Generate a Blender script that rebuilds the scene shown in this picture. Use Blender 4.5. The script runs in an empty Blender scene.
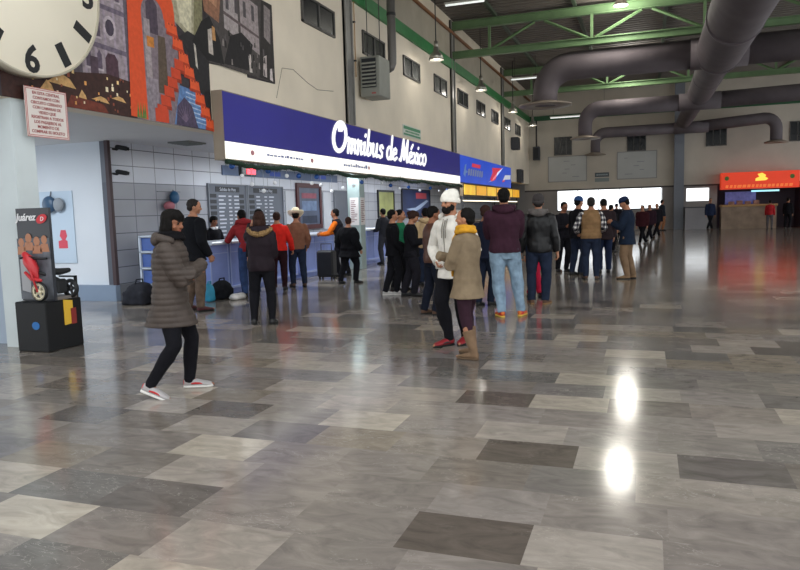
import bpy, math, random
from mathutils import Vector as V, Matrix, noise

random.seed(7)
scene = bpy.context.scene
COL = scene.collection
PI = math.pi
rad = math.radians


# ------------------------------------------------------------------ materials
def lin(c):
    return c / 12.92 if c <= 0.04045 else ((c + 0.055) / 1.055) ** 2.4


def hexc(s):
    s = s.lstrip('#')
    return tuple(lin(int(s[i:i + 2], 16) / 255) for i in (0, 2, 4)) + (1.0,)


_M = {}


def mat(name, col, rough=0.6, metal=0.0, spec=0.4, noise_amt=0.0, nscale=6.0, bump=0.0, bscale=40.0, emit=None, estr=0.0,
        coat=0.0, dist=0.004):
    if name in _M:
        return _M[name]
    m = bpy.data.materials.new(name)
    m.use_nodes = True
    nt = m.node_tree
    b = nt.nodes['Principled BSDF']
    c = hexc(col) if isinstance(col, str) else tuple(col) + (1.0,)
    b.inputs['Base Color'].default_value = c
    b.inputs['Roughness'].default_value = rough
    b.inputs['Metallic'].default_value = metal
    b.inputs['Specular IOR Level'].default_value = spec
    b.inputs['Coat Weight'].default_value = coat
    tc = nt.nodes.new('ShaderNodeTexCoord')
    if noise_amt > 0:
        n = nt.nodes.new('ShaderNodeTexNoise')
        n.inputs['Scale'].default_value = nscale
        n.inputs['Detail'].default_value = 5
        r = nt.nodes.new('ShaderNodeMapRange')
        r.inputs['From Min'].default_value = 0.3
        r.inputs['From Max'].default_value = 0.7
        r.inputs['To Min'].default_value = 1 - noise_amt
        r.inputs['To Max'].default_value = 1 + noise_amt
        mx = nt.nodes.new('ShaderNodeMix')
        mx.data_type = 'RGBA'
        mx.blend_type = 'MULTIPLY'
        mx.inputs[0].default_value = 1
        mx.inputs[6].default_value = c
        nt.links.new(tc.outputs['Object'], n.inputs['Vector'])
        nt.links.new(n.outputs['Fac'], r.inputs['Value'])
        nt.links.new(r.outputs['Result'], mx.inputs[7])
        nt.links.new(mx.outputs[2], b.inputs['Base Color'])
    if bump > 0:
        n2 = nt.nodes.new('ShaderNodeTexNoise')
        n2.inputs['Scale'].default_value = bscale
        n2.inputs['Detail'].default_value = 4
        bp = nt.nodes.new('ShaderNodeBump')
        bp.inputs['Strength'].default_value = bump
        bp.inputs['Distance'].default_value = dist
        nt.links.new(tc.outputs['Object'], n2.inputs['Vector'])
        nt.links.new(n2.outputs['Fac'], bp.inputs['Height'])
        nt.links.new(bp.outputs['Normal'], b.inputs['Normal'])
    if emit:
        b.inputs['Emission Color'].default_value = hexc(emit)
        b.inputs['Emission Strength'].default_value = estr
    _M[name] = m
    return m


def cloth(name, col, rough=0.92, noise_amt=0.18, spec=0.15, bump=0.35, bscale=90):
    return mat('cloth_' + name, col, rough, 0, spec, noise_amt, 9.0, bump, bscale)


def grid_mat(name, col, line, su, sv, axes, width=0.012, rough=0.35, spec=0.4, noise_amt=0.06, off=(0, 0)):
    """tiles with joints, laid out by object coordinates along two axes"""
    if name in _M:
        return _M[name]
    m = bpy.data.materials.new(name)
    m.use_nodes = True
    nt = m.node_tree
    b = nt.nodes['Principled BSDF']
    b.inputs['Roughness'].default_value = rough
    b.inputs['Specular IOR Level'].default_value = spec
    tc = nt.nodes.new('ShaderNodeTexCoord')
    sp = nt.nodes.new('ShaderNodeSeparateXYZ')
    nt.links.new(tc.outputs['Object'], sp.inputs[0])

    def mth(op, a, bb=None):
        n = nt.nodes.new('ShaderNodeMath')
        n.operation = op
        for i, q in enumerate((a, bb)):
            if q is None:
                continue
            if isinstance(q, (int, float)):
                n.inputs[i].default_value = q
            else:
                nt.links.new(q, n.inputs[i])
        return n.outputs[0]

    masks = []
    for k, (ax, s) in enumerate(zip(axes, (su, sv))):
        q = mth('SUBTRACT', sp.outputs[ax], off[k])
        q = mth('DIVIDE', q, s)
        q = mth('FRACT', mth('ADD', q, 1000.0))
        q = mth('ABSOLUTE', mth('SUBTRACT', q, 0.5))
        masks.append(mth('GREATER_THAN', q, 0.5 - width / s / 2))
    mk = mth('MAXIMUM', masks[0], masks[1])
    n = nt.nodes.new('ShaderNodeTexNoise')
    n.inputs['Scale'].default_value = 1.3
    n.inputs['Detail'].default_value = 6
    nt.links.new(tc.outputs['Object'], n.inputs['Vector'])
    cr = nt.nodes.new('ShaderNodeValToRGB')
    c = hexc(col)
    cr.color_ramp.elements[0].position = 0.3
    cr.color_ramp.elements[1].position = 0.7
    cr.color_ramp.elements[0].color = tuple(x * (1 - noise_amt) for x in c[:3]) + (1,)
    cr.color_ramp.elements[1].color = tuple(x * (1 + noise_amt) for x in c[:3]) + (1,)
    nt.links.new(n.outputs['Fac'], cr.inputs[0])
    mx = nt.nodes.new('ShaderNodeMix')
    mx.data_type = 'RGBA'
    nt.links.new(mk, mx.inputs[0])
    nt.links.new(cr.outputs[0], mx.inputs[6])
    mx.inputs[7].default_value = hexc(line)
    nt.links.new(mx.outputs[2], b.inputs['Base Color'])
    _M[name] = m
    return m


# ------------------------------------------------------------------ mesh builder
class MB:
    def __init__(self):
        self.v = []
        self.f = []
        self.m = []
        self.s = []

    def add(self, vs, fs, mi=0, smooth=False):
        o = len(self.v)
        self.v += [V(q) for q in vs]
        for f in fs:
            self.f.append([i + o for i in f])
            self.m.append(mi)
            self.s.append(smooth)
        return self

    def box(self, x0, x1, y0, y1, z0, z1, mi=0):
        return self.add([(x0, y0, z0), (x1, y0, z0), (x1, y1, z0), (x0, y1, z0), (x0, y0, z1), (x1, y0, z1), (x1, y1, z1), (x0, y1, z1)],
                        [(0, 3, 2, 1), (4, 5, 6, 7), (0, 1, 5, 4), (1, 2, 6, 5), (2, 3, 7, 6), (3, 0, 4, 7)], mi)

    def rbox(self, x0, x1, y0, y1, z0, z1, r=0.02, mi=0):
        """box with its edges rounded off (chamfer ring on every face)"""
        vs, fs = [], []
        import itertools
        idx = {}
        for sx, sy, sz in itertools.product((0, 1), repeat=3):
            c = (x1 if sx else x0, y1 if sy else y0, z1 if sz else z0)
            d = (-r if sx else r, -r if sy else r, -r if sz else r)
            for ax in range(3):
                p = list(c)
                for k in range(3):
                    if k != ax:
                        p[k] += d[k]
                idx[(sx, sy, sz, ax)] = len(vs)
                vs.append(tuple(p))
        for ax in range(3):
            o = [k for k in range(3) if k != ax]
            for sd in (0, 1):
                q = []
                for a, bb in ((0, 0), (1, 0), (1, 1), (0, 1)):
                    k = [0, 0, 0]
                    k[ax] = sd
                    k[o[0]] = a
                    k[o[1]] = bb
                    q.append(idx[tuple(k) + (ax,)])
                fs.append(q)
        for ax in range(3):
            o = [k for k in range(3) if k != ax]
            for a, bb in itertools.product((0, 1), repeat=2):
                k0 = [0, 0, 0]
                k0[o[0]] = a
                k0[o[1]] = bb
                k1 = list(k0)
                k1[ax] = 1
                fs.append([idx[tuple(k0) + (o[0],)], idx[tuple(k1) + (o[0],)], idx[tuple(k1) + (o[1],)], idx[tuple(k0) + (o[1],)]])
        for s in itertools.product((0, 1), repeat=3):
            fs.append([idx[s + (0,)], idx[s + (1,)], idx[s + (2,)]])
        return self.add(vs, fs, mi)

    def loft(self, rings, n=16, mi=0, smooth=True, power=2.0):
        """rings: (centre, half-axis a, half-axis b) -> closed tube with capped ends"""
        vs, fs = [], []
        for c, a, b in rings:
            for k in range(n):
                t = 2 * PI * k / n
                ct, st = math.cos(t), math.sin(t)
                if power != 2.0:
                    e = 2.0 / power
                    ct = math.copysign(abs(ct) ** e, ct)
                    st = math.copysign(abs(st) ** e, st)
                vs.append(V(c) + V(a) * ct + V(b) * st)
        m = len(rings)
        for i in range(m - 1):
            for k in range(n):
                fs.append((i * n + k, i * n + (k + 1) % n, (i + 1) * n + (k + 1) % n, (i + 1) * n + k))
        fs.append(tuple(range(n - 1, -1, -1)))
        fs.append(tuple((m - 1) * n + k for k in range(n)))
        return self.add(vs, fs, mi, smooth)

    def tube(self, path, r, n=10, mi=0, smooth=True, flat=1.0, ref=None, round_ends=False):
        P = [V(p) for p in path]
        R = list(r) if isinstance(r, (list, tuple)) else [r] * len(P)
        if round_ends:
            d0 = (P[0] - P[1]).normalized()
            d1 = (P[-1] - P[-2]).normalized()
            P = [P[0] + d0 * R[0] * .95, P[0] + d0 * R[0] * .6] + P + [P[-1] + d1 * R[-1] * .6, P[-1] + d1 * R[-1] * .95]
            R = [R[0] * .3, R[0] * .8] + R + [R[-1] * .8, R[-1] * .3]
        rings = []
        prev = V(ref) if ref else None
        for i, p in enumerate(P):
            t = (P[min(i + 1, len(P) - 1)] - P[max(i - 1, 0)]).normalized()
            if prev is None:
                prev = V((0, 0, 1)) if abs(t.z) < .9 else V((1, 0, 0))
            a = (prev - t * prev.dot(t))
            if a.length < 1e-5:
                a = t.orthogonal()
            a.normalize()
            b = t.cross(a)
            prev = a
            rings.append((p, a * R[i], b * R[i] * flat))
        return self.loft(rings, n, mi, smooth)

    def cyl(self, p0, p1, r0, r1=None, n=16, mi=0, smooth=True):
        return self.tube([p0, p1], [r0, r0 if r1 is None else r1], n, mi, smooth)

    def lathe(self, prof, c, n=24, mi=0, smooth=True, axis='Z', caps=False):
        vs, fs = [], []
        for r, z in prof:
            for k in range(n):
                t = 2 * PI * k / n
                q = (r * math.cos(t), r * math.sin(t), z)
                if axis == 'X':
                    q = (q[2], q[0], q[1])
                elif axis == 'Y':
                    q = (q[0], q[2], q[1])
                vs.append(V(c) + V(q))
        for i in range(len(prof) - 1):
            for k in range(n):
                fs.append((i * n + k, i * n + (k + 1) % n, (i + 1) * n + (k + 1) % n, (i + 1) * n + k))
        if caps:
            fs.append(tuple(range(n)))
            fs.append(tuple((len(prof) - 1) * n + k for k in range(n)))
        return self.add(vs, fs, mi, smooth)

    def ball(self, c, r, nu=16, nv=10, mi=0, ax=None):
        if not isinstance(r, (list, tuple)):
            r = (r, r, r)
        X, Y, Z = ax if ax else (V((1, 0, 0)), V((0, 1, 0)), V((0, 0, 1)))
        c = V(c)
        vs = [c + Z * r[2]]
        fs = []
        for i in range(1, nv):
            th = PI * i / nv
            for k in range(nu):
                ph = 2 * PI * k / nu
                vs.append(c + X * (r[0] * math.sin(th) * math.cos(ph)) + Y * (r[1] * math.sin(th) * math.sin(ph)) + Z * (r[2] * math.cos(th)))
        vs.append(c - Z * r[2])
        for k in range(nu):
            fs.append((0, 1 + k, 1 + (k + 1) % nu))
            fs.append((len(vs) - 1, len(vs) - 2 - k, len(vs) - 2 - (k + 1) % nu))
        for i in range(nv - 2):
            for k in range(nu):
                a = 1 + i * nu
                fs.append((a + k, a + nu + k, a + nu + (k + 1) % nu, a + (k + 1) % nu))
        return self.add(vs, fs, mi, True)

    def prism(self, poly, fn, d0, d1, mi=0):
        """polygon (u, v) pushed from depth d0 to d1; fn(u, v, d) -> xyz"""
        n = len(poly)
        vs = [fn(u, v, d0) for u, v in poly] + [fn(u, v, d1) for u, v in poly]
        fs = [tuple(range(n)), tuple(range(2 * n - 1, n - 1, -1))]
        fs += [(i, (i + 1) % n, n + (i + 1) % n, n + i) for i in range(n)]
        return self.add(vs, fs, mi)

    def mesh(self, name, mats, origin=V((0, 0, 0)), fix=True):
        me = bpy.data.meshes.new(name)
        me.from_pydata([tuple(q - origin) for q in self.v], [], self.f)
        for q in (mats if isinstance(mats, (list, tuple)) else [mats]):
            me.materials.append(q)
        me.polygons.foreach_set('material_index', self.m)
        me.polygons.foreach_set('use_smooth', self.s)
        if fix:
            import bmesh
            bm = bmesh.new()
            bm.from_mesh(me)
            bmesh.ops.recalc_face_normals(bm, faces=bm.faces)
            bm.to_mesh(me)
            bm.free()
        me.update()
        return me

    def build(self, name, mats, parent=None, loc=None, bevel=0.0):
        """link as ONE mesh object; mesh coordinates were given in world space"""
        base = wpos(parent) if parent else V((0, 0, 0))
        org = V(loc) if loc is not None else base
        o = bpy.data.objects.new(name, self.mesh(name, mats, org))
        COL.objects.link(o)
        if parent:
            o.parent = parent
        o.location = org - base
        if bevel:
            bv = o.modifiers.new('bevel', 'BEVEL')
            bv.width = bevel
            bv.segments = 2
            bv.limit_method = 'ANGLE'
        return o


def wpos(o):
    p = V((0, 0, 0))
    while o:
        p += o.location
        o = o.parent
    return p


def tag(o, label, cat, group=None, kind=None):
    if label:
        o['label'] = label
    if cat:
        o['category'] = cat
    if group:
        o['group'] = group
    if kind:
        o['kind'] = kind
    return o


def thing(name, label, cat, loc=(0, 0, 0), group=None):
    o = bpy.data.objects.new(name, None)
    COL.objects.link(o)
    o.location = loc
    o.empty_display_size = 0.1
    return tag(o, label, cat, group)


def struct(o):
    o['kind'] = 'structure'
    return o


def dup(o, loc, label=None):
    c = o.copy()
    COL.objects.link(c)
    c.location = loc
    if label:
        c['label'] = label
    for ch in list(o.children):
        d = ch.copy()
        COL.objects.link(d)
        d.parent = c
        for g in list(ch.children):
            e = g.copy()
            COL.objects.link(e)
            e.parent = d
    return c


_txt = {}


def text_mesh(body, size, extrude=0.004, shear=0.0, offset=0.0, spacing=1.0, align='LEFT', line=1.0):
    """lettering as plain mesh data (verts, faces) in its own u, v, depth space"""
    cu = bpy.data.curves.new('lettering', 'FONT')
    cu.body = body
    cu.size = size
    cu.extrude = extrude
    cu.shear = shear
    cu.offset = offset
    cu.space_character = spacing
    cu.space_line = line
    cu.align_x = align
    cu.resolution_u = 3
    o = bpy.data.objects.new('lettering', cu)
    COL.objects.link(o)
    dg = bpy.context.evaluated_depsgraph_get()
    me = bpy.data.meshes.new_from_object(o.evaluated_get(dg))
    vs = [q.co.copy() for q in me.vertices]
    fs = [tuple(p.vertices) for p in me.polygons]
    bpy.data.objects.remove(o)
    bpy.data.curves.remove(cu)
    bpy.data.meshes.remove(me)
    return vs, fs


def put_text(mb, body, size, fn, mi=0, fit_w=None, **kw):
    vs, fs = text_mesh(body, size, **kw)
    if not vs:
        return mb
    if fit_w:
        x0 = min(q.x for q in vs)
        x1 = max(q.x for q in vs)
        k = fit_w / (x1 - x0)
        vs = [V(((q.x - (x0 if kw.get('align', 'LEFT') == 'LEFT' else 0)) * k, q.y, q.z)) for q in vs]
    return mb.add([fn(q.x, q.y, q.z) for q in vs], fs, mi)


# ------------------------------------------------------------------ people
def solid(mb, voxel, smooth=2, sm_fac=0.5):
    """fuse overlapping closed shapes into one continuous surface"""
    me = mb.mesh('tmp', [], fix=True)
    o = bpy.data.objects.new('tmp', me)
    COL.objects.link(o)
    r = o.modifiers.new('r', 'REMESH')
    r.mode = 'VOXEL'
    r.voxel_size = voxel
    r.use_smooth_shade = True
    if smooth:
        s = o.modifiers.new('s', 'SMOOTH')
        s.factor = sm_fac
        s.iterations = smooth
    dg = bpy.context.evaluated_depsgraph_get()
    out = bpy.data.meshes.new_from_object(o.evaluated_get(dg))
    bpy.data.objects.remove(o)
    bpy.data.meshes.remove(me)
    return out


def sst(x):
    x = max(0.0, min(1.0, x))
    return x * x * (3 - 2 * x)


def ik(S, T, a, b, pole):
    d = T - S
    L = d.length
    mx = (a + b) * 0.995
    if L > mx:
        T = S + d * (mx / L)
        d = T - S
        L = mx
    u = d.normalized()
    x = (a * a - b * b + L * L) / (2 * L)
    hgt = math.sqrt(max(a * a - x * x, 1e-6))
    p = V(pole)
    p = p - u * p.dot(u)
    if p.length < 1e-4:
        p = u.orthogonal()
    p.normalize()
    return S + u * x + p * hgt, T


TORSO = [(.462, .062, .052), (.475, .088, .062), (.505, .098, .069), (.535, .098, .070), (.575, .089, .063), (.61, .084, .059), (.66, .088, .062),
         (.71, .096, .068), (.755, .099, .067), (.785, .096, .058), (.806, .078, .048), (.826, .055, .041), (.855, .038, .036)]


def prof(z):
    T = TORSO
    if z <= T[0][0]:
        return T[0][1:]
    for a, b in zip(T, T[1:]):
        if z <= b[0]:
            t = (z - a[0]) / (b[0] - a[0])
            return a[1] + (b[1] - a[1]) * t, a[2] + (b[2] - a[2]) * t
    return T[-1][1:]


SKIN = lambda k: mat('skin_' + k, {'tan': '#a9765a', 'brown': '#8a5a42', 'light': '#c49377'}[k], .55, 0, .35, .08, 14, .15, 160)


def person(label, L, R, face, h, w=1.0, lean=0, twist=0, turn=0, nod=0, tilt=0, hand_l=None, hand_r=None, pole_l=None, pole_r=None,
           curl=38, toe=(8, 8), heel=(0, 0), top=None, legs=None, shoes=None, hair=None, hat=None, scarf=None, beard=None,
           skin='tan', fine=False, extras=(), hands_out=True, shoulder=None, lift=(0, 0), group=None, female=False, belly=0.0, shift=0.0):
    L, R = V((L[0], L[1], 0)), V((R[0], R[1], 0))
    mid = (L + R) / 2
    a = rad(face)
    X0, Y0 = V((math.cos(a), -math.sin(a), 0)), V((math.sin(a), math.cos(a), 0))
    Z0 = V((0, 0, 1))
    root = thing('person', label, 'person', tuple(mid), group)

    def W(p):
        return mid + X0 * p[0] + Y0 * p[1] + Z0 * p[2]

    def loc(q):
        d = q - mid
        return V((d.dot(X0), d.dot(Y0), 0))

    vox = .0068 if fine else .0115
    # ---- skeleton in the person's own frame (x right, y forward)
    fl, fr = loc(L), loc(R)
    hipw = .052 * h
    dmax = max((fl - V((-hipw, 0, 0))).length, (fr - V((hipw, 0, 0))).length)
    leg_t, leg_s, ank = .245 * h, .242 * h, .045 * h
    reach = (leg_t + leg_s) * .985
    ph = min(.525 * h, math.sqrt(max(reach ** 2 - dmax ** 2, .05)) + ank)
    drop = .525 * h - ph
    la = rad(lean)
    tw = rad(twist)
    piv = .50 * h

    def spine(z):
        zz = z * h
        k = sst((z - .5) / .24)
        an = la * k
        t = tw * k
        d = zz - piv
        y = math.sin(an) * d if d > 0 else 0
        zc = piv + math.cos(an) * d if d > 0 else zz
        return V((shift * sst((z - .40) / .12), y, zc - drop)), V((math.cos(t), -math.sin(t), 0)), V((math.sin(t) * math.cos(an), math.cos(t) * math.cos(an), -math.sin(an)))

    def tring(z, inf=0.0, fx=1.0, fy=1.0):
        c, xv, yv = spine(z)
        rx, ry = prof(z)
        by = belly * math.exp(-((z - .6) / .06) ** 2)
        return (c + yv * by * .5, xv * ((rx * w * h + inf) * fx), yv * ((ry * (.5 + .5 * w) * h + inf) * fy + by * .5))

    sw = shoulder if shoulder else (.089 if female else .099)
    sc, sx, sy = spine(.782)
    Sl, Sr = sc - sx * sw * w * h, sc + sx * sw * w * h
    ua, fa = .168 * h, .150 * h
    hl = V(hand_l) * h if hand_l else V((-.135, .03, .455)) * h
    hr = V(hand_r) * h if hand_r else V((.135, .03, .455)) * h
    hl.z -= drop
    hl.x += shift
    hr.x += shift
    hr.z -= drop
    El, Wl = ik(Sl, hl, ua, fa, pole_l or (-.45, -1, -.1))
    Er, Wr = ik(Sr, hr, ua, fa, pole_r or (.45, -1, -.1))
    Hl, Hr = V((-hipw + shift, 0, ph)), V((hipw + shift, 0, ph))
    Al = fl + V((0, -.035 * h, ank + lift[0]))
    Ar = fr + V((0, -.035 * h, ank + lift[1]))
    tl, tr = rad(-toe[0]), rad(toe[1])
    fdir = {}
    for sd, t in (('l', tl), ('r', tr)):
        fdir[sd] = V((math.sin(t), math.cos(t), 0))
    # feet: heel raised turns the foot about its ball
    feet = {}
    for sd, f, t, hp, lf in (('l', fl, tl, heel[0], lift[0]), ('r', fr, tr, heel[1], lift[1])):
        d = fdir[sd]
        pt = rad(hp)
        fw = V((d.x * math.cos(pt), d.y * math.cos(pt), -math.sin(pt)))
        up = V((d.x * math.sin(pt), d.y * math.sin(pt), math.cos(pt)))
        ball = V((f.x, f.y, 0)) + d * .035 * h + V((0, 0, lf + .0))
        feet[sd] = (ball, fw, up, V((d.y, -d.x, 0)))
        A = ball - fw * .075 * h + up * ank
        if sd == 'l':
            Al = A
        else:
            Ar = A
    Kl, Al2 = ik(Hl, Al, leg_t, leg_s, (fdir['l'].x - .05, fdir['l'].y, 0))
    Kr, Ar2 = ik(Hr, Ar, leg_t, leg_s, (fdir['r'].x + .05, fdir['r'].y, 0))

    # ---- head frame
    npv, nx, ny = spine(.858)
    ty = tw + rad(turn)
    nd = rad(nod)
    tlt = rad(tilt)
    HX = V((math.cos(ty), -math.sin(ty), 0))
    HY = V((math.sin(ty), math.cos(ty), 0))
    HYn = HY * math.cos(nd) - Z0 * math.sin(nd)
    HZ = HX.cross(HYn)
    HX2 = HX * math.cos(tlt) - HZ * math.sin(tlt)
    HZ = HX * math.sin(tlt) + HZ * math.cos(tlt)
    HX = HX2
    HY = HYn
    fwd_neck = V((0, .008 * h, 0))

    def HF(x, y, z):
        return npv + fwd_neck + HX * (x * h) + HY * (y * h) + HZ * ((z - .868) * h)

    hax = (HX, HY, HZ)

    def hball(mb, x, y, z, rx, ry, rz, nu=18, nv=12):
        mb.ball(HF(x, y, z), (rx * h, ry * h, rz * h), nu, nv, 0, hax)

    # ---- body: one continuous surface
    mb = MB()
    mb.loft([tring(z) for z, _, _ in TORSO], 20)
    mb.tube([spine(.83)[0], spine(.855)[0] + V((0, .004 * h, 0)), HF(0, -.004, .885), HF(0, 0, .915)], [.037 * h, .033 * h, .032 * h, .034 * h], 14)
    hball(mb, 0, .004, .947, .0435, .055, .053)
    hball(mb, 0, .016, .912, .0345, .040, .038)
    hball(mb, 0, .040, .887, .016, .014, .012)
    hball(mb, 0, .028, .903, .026, .026, .024)
    mb.tube([HF(0, .054, .938), HF(0, .063, .922), HF(0, .066, .916)], [.0045 * h, .0068 * h, .0055 * h], 8, round_ends=True)
    hball(mb, .006, .058, .915, .0058, .007, .005, 8, 6)
    hball(mb, -.006, .058, .915, .0058, .007, .005, 8, 6)
    hball(mb, 0, .051, .946, .030, .009, .006, 12, 8)
    hball(mb, 0, .050, .9005, .0125, .007, .0042, 10, 6)
    for s in (-1, 1):
        hball(mb, s * .0435, -.002, .925, .0065, .014, .0185, 10, 8)
        hball(mb, s * .0175, .047, .9345, .0085, .0075, .0065, 10, 8)
        hball(mb, s * .026, .036, .917, .013, .015, .012, 10, 8)
    for S, E, T in ((Sl, El, Wl), (Sr, Er, Wr)):
        mb.tube([S, S + (E - S) * .35, E, E + (T - E) * .25, T], [.031 * h * w, .030 * h * w, .0235 * h, .0245 * h, .0165 * h], 14, round_ends=True)
    for Hp, K, A in ((Hl, Kl, Al2), (Hr, Kr, Ar2)):
        mb.tube([Hp + V((0, 0, .02 * h)), Hp + (K - Hp) * .4, K, K + (A - K) * .3, K + (A - K) * .7, A], [.054 * h * w, .049 * h * w, .033 * h, .034 * h, .025 * h, .021 * h], 14,
                round_ends=True)
    for sd, A in (('l', Al2), ('r', Ar2)):
        bl, fw, up, sdv = feet[sd]
        mb.tube([A, bl - fw * .02 * h + up * .022 * h, bl + fw * .05 * h + up * .014 * h], [.020 * h, .014 * h, .009 * h], 12, round_ends=True)
    # hands
    for S, E, T, sgn in ((Sl, El, Wl, -1), (Sr, Er, Wr, 1)):
        d = (T - E).normalized()
        inw = V((-sgn, .15, 0))
        nrm = inw - d * inw.dot(d)
        if nrm.length < .2:
            nrm = V((0, -.3, -1)) - d * V((0, -.3, -1)).dot(d)
        nrm.normalize()
        sv = d.cross(nrm) * (1 if sgn > 0 else -1)  # towards the little finger is -thumb
        if sv.dot(V((0, 1, 0)) + V((0, 0, .6))) > 0:
            thumb = sv
        else:
            thumb = -sv
        mb.loft([(T - d * .01 * h, thumb * .016 * h, nrm * .013 * h), (T + d * .014 * h, thumb * .021 * h, nrm * .0125 * h),
                 (T + d * .038 * h, thumb * .0245 * h, nrm * .0115 * h), (T + d * .054 * h, thumb * .0235 * h, nrm * .0095 * h)], 14)
        for i, ln in enumerate((.043, .048, .045, .035)):
            p = T + d * (.050 - .002 * abs(i - 1)) * h + thumb * (.0185 - .0125 * i) * h
            pts = [p]
            cur = 0
            for sgm in (.45, .32, .23):
                cur += rad(curl + 4 * i) * (.7 if sgm == .45 else 1)
                q = d * math.cos(cur) + nrm * math.sin(cur) + thumb * (.10 - .07 * i) * (1 if sgm == .45 else .4)
                p = p + q.normalized() * (ln * sgm * h)
                pts.append(p)
            mb.tube(pts, [.0056 * h, .0052 * h, .0048 * h, .0042 * h], 8, round_ends=True)
        p = T + d * .012 * h + thumb * .016 * h
        q1 = (d * .75 + thumb * .62 + nrm * .22).normalized()
        q2 = (d * .92 + thumb * .18 + nrm * .34).normalized()
        mb.tube([p, p + q1 * .024 * h, p + q1 * .024 * h + q2 * .018 * h, p + q1 * .024 * h + q2 * .030 * h], [.0085 * h, .0066 * h, .0058 * h, .0048 * h], 8, round_ends=True)
    me = solid(mb, vox, 2, .4)
    mats = [SKIN(skin), mat('eye_dark', '#1c1411', .2, 0, .6), mat('lip_' + skin, '#8a4a40', .5), mat('brow_hair', '#1d1612', .8)]
    for q in mats:
        me.materials.append(q)
    ey = [HF(s * .0175, .0535, .9345) for s in (-1, 1)]
    br = [HF(s * x, .056, .945 + .001 * (x < .02)) for s in (-1, 1) for x in (.011, .018, .025)]
    lp = [HF(x, .056, .9005) for x in (-.008, 0, .008)]
    for p in me.polygons:
        c = p.center
        if (c - npv).length > .3 * h:
            continue
        for q in ey:
            if (c - q).length < .0065 * h:
                p.material_index = 1
        for q in lp:
            if (c - q).length < .0055 * h:
                p.material_index = 2
        for q in br:
            if (c - q).length < .0046 * h and p.material_index == 0:
                p.material_index = 3

    def place(me, name, mt, parent=root, disp=None):
        for q in me.vertices:
            q.co = W(q.co) - mid
        if disp:
            me.update()
            nn = [q.vector.copy() for q in me.vertex_normals]
            for q, n in zip(me.vertices, nn):
                q.co += n * disp(q.co + mid)
        if mt is not None:
            me.materials.clear()
            me.materials.append(mt)
        me.polygons.foreach_set('use_smooth', [True] * len(me.polygons))
        me.update()
        me.name = name
        o = bpy.data.objects.new(name, me)
        COL.objects.link(o)
        o.parent = parent
        return o

    place(me, 'body', None)

    def folds(amp, fr=7.0):
        def f(p):
            return amp * (noise.noise(V((p.x * fr, p.y * fr, p.z * fr * .6))) + .5 * noise.noise(V((p.x * fr * 2.3, p.y * fr * 2.3, p.z * fr * 1.6))))
        return f

    ctx = dict(h=h, spine=spine, tring=tring, HF=HF, hax=hax, W=W, mid=mid, root=root, Sl=Sl, Sr=Sr, El=El, Er=Er, Wl=Wl, Wr=Wr, drop=drop, solid=solid, place=place,
               folds=folds, Hl=Hl, Hr=Hr, Kl=Kl, Kr=Kr, Al=Al2, Ar=Ar2, feet=feet, w=w, X0=X0, Y0=Y0)
    cv = .009 if fine else .013
    # ---- trousers
    if legs:
        mb = MB()
        inf = legs.get('inf', .012)
        mb.loft([tring(z, inf) for z in (.448, .475, .505, .535, .575, legs.get('waist', .60))], 20)
        cut = legs.get('cut', 1.04)
        for Hp, K, A in ((Hl, Kl, Al2), (Hr, Kr, Ar2)):
            A2 = K + (A - K) * cut - V((0, 0, 0))
            rr = [.054 * h * w + inf, .049 * h * w + inf, .036 * h + inf * 1.1, .036 * h + inf * 1.1, .026 * h + inf * legs.get('flare', 1.2), .024 * h + inf * legs.get('flare', 1.2)]
            mb.tube([Hp + V((0, 0, .01 * h)), Hp + (K - Hp) * .4, K, K + (A2 - K) * .3, K + (A2 - K) * .8, A2], rr, 14)
        place(solid(mb, cv, 3), 'trousers', legs['m'], disp=folds(legs.get('fold', .007), 9))
    # ---- upper garment
    if top:
        mb = MB()
        inf = top.get('inf', .016)
        hem = top.get('hem', .47)
        zs = [z for z in (.475, .505, .535, .575, .61, .66, .71, .755, .785, .804) if z > hem + .01]
        rings = []
        if hem < .475:
            hx, hy = top.get('hemr', (.105, .082))
            oy = top.get('hemy', 0.0)
            for k in range(5):
                z = hem + (.50 - hem) * k / 4.0
                t = k / 4.0
                c, xv, yv = spine(z)
                rx, ry = prof(.505)
                rings.append((c + V((0, oy * (1 - t) * h, 0)), xv * ((hx + (rx * w - hx) * t) * h + inf), yv * ((hy + (ry - hy) * t) * h + inf)))
            zs = [z for z in zs if z > .51]
        else:
            rings.append(tring(hem, inf * 1.05))
        rings += [tring(z, inf) for z in zs]
        nk = top.get('neck', .838)
        rings.append(tring(.822, inf * .8))
        rings.append(tring(nk, inf * .6))
        mb.loft(rings, 24)
        sl = top.get('sleeve', .97)
        for S, E, T in ((Sl, El, Wl), (Sr, Er, Wr)):
            T2 = E + (T - E) * sl
            k = top.get('arm', 1.0)
            mb.tube([S - V((0, 0, 0)), S + (E - S) * .35, S + (E - S) * .8, E, E + (T2 - E) * .3, T2],
                    [.031 * h * w + inf * k * .8, .031 * h * w + inf * k, .026 * h + inf * k, .0255 * h + inf * k, .025 * h + inf * k, .018 * h + inf * .85 * k], 14, round_ends=False)
            mb.ball(S - V((0, 0, .004 * h)), (.033 * h * w + inf * k * .8,) * 3, 14, 10)
        if top.get('collar'):
            c0, c1 = spine(.828)[0], HF(0, -.006, .868 + top['collar'])
            mb.tube([c0, c0 + (c1 - c0) * .5, c1], [.060 * h, .054 * h, .050 * h], 16)
        rb = top.get('ribs')
        fo = folds(top.get('fold', .008), 7)
        if rb:
            def dsp(p, rb=rb):
                return rb[1] * (abs(math.sin(PI * p.z / rb[0])) ** .6 - .6) + .5 * fo(p)
        else:
            dsp = fo
        name = top.get('name', 'jacket')
        jk = place(solid(mb, cv, 3), name, top['m'], disp=dsp)
        ctx['jacket'] = jk
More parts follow.
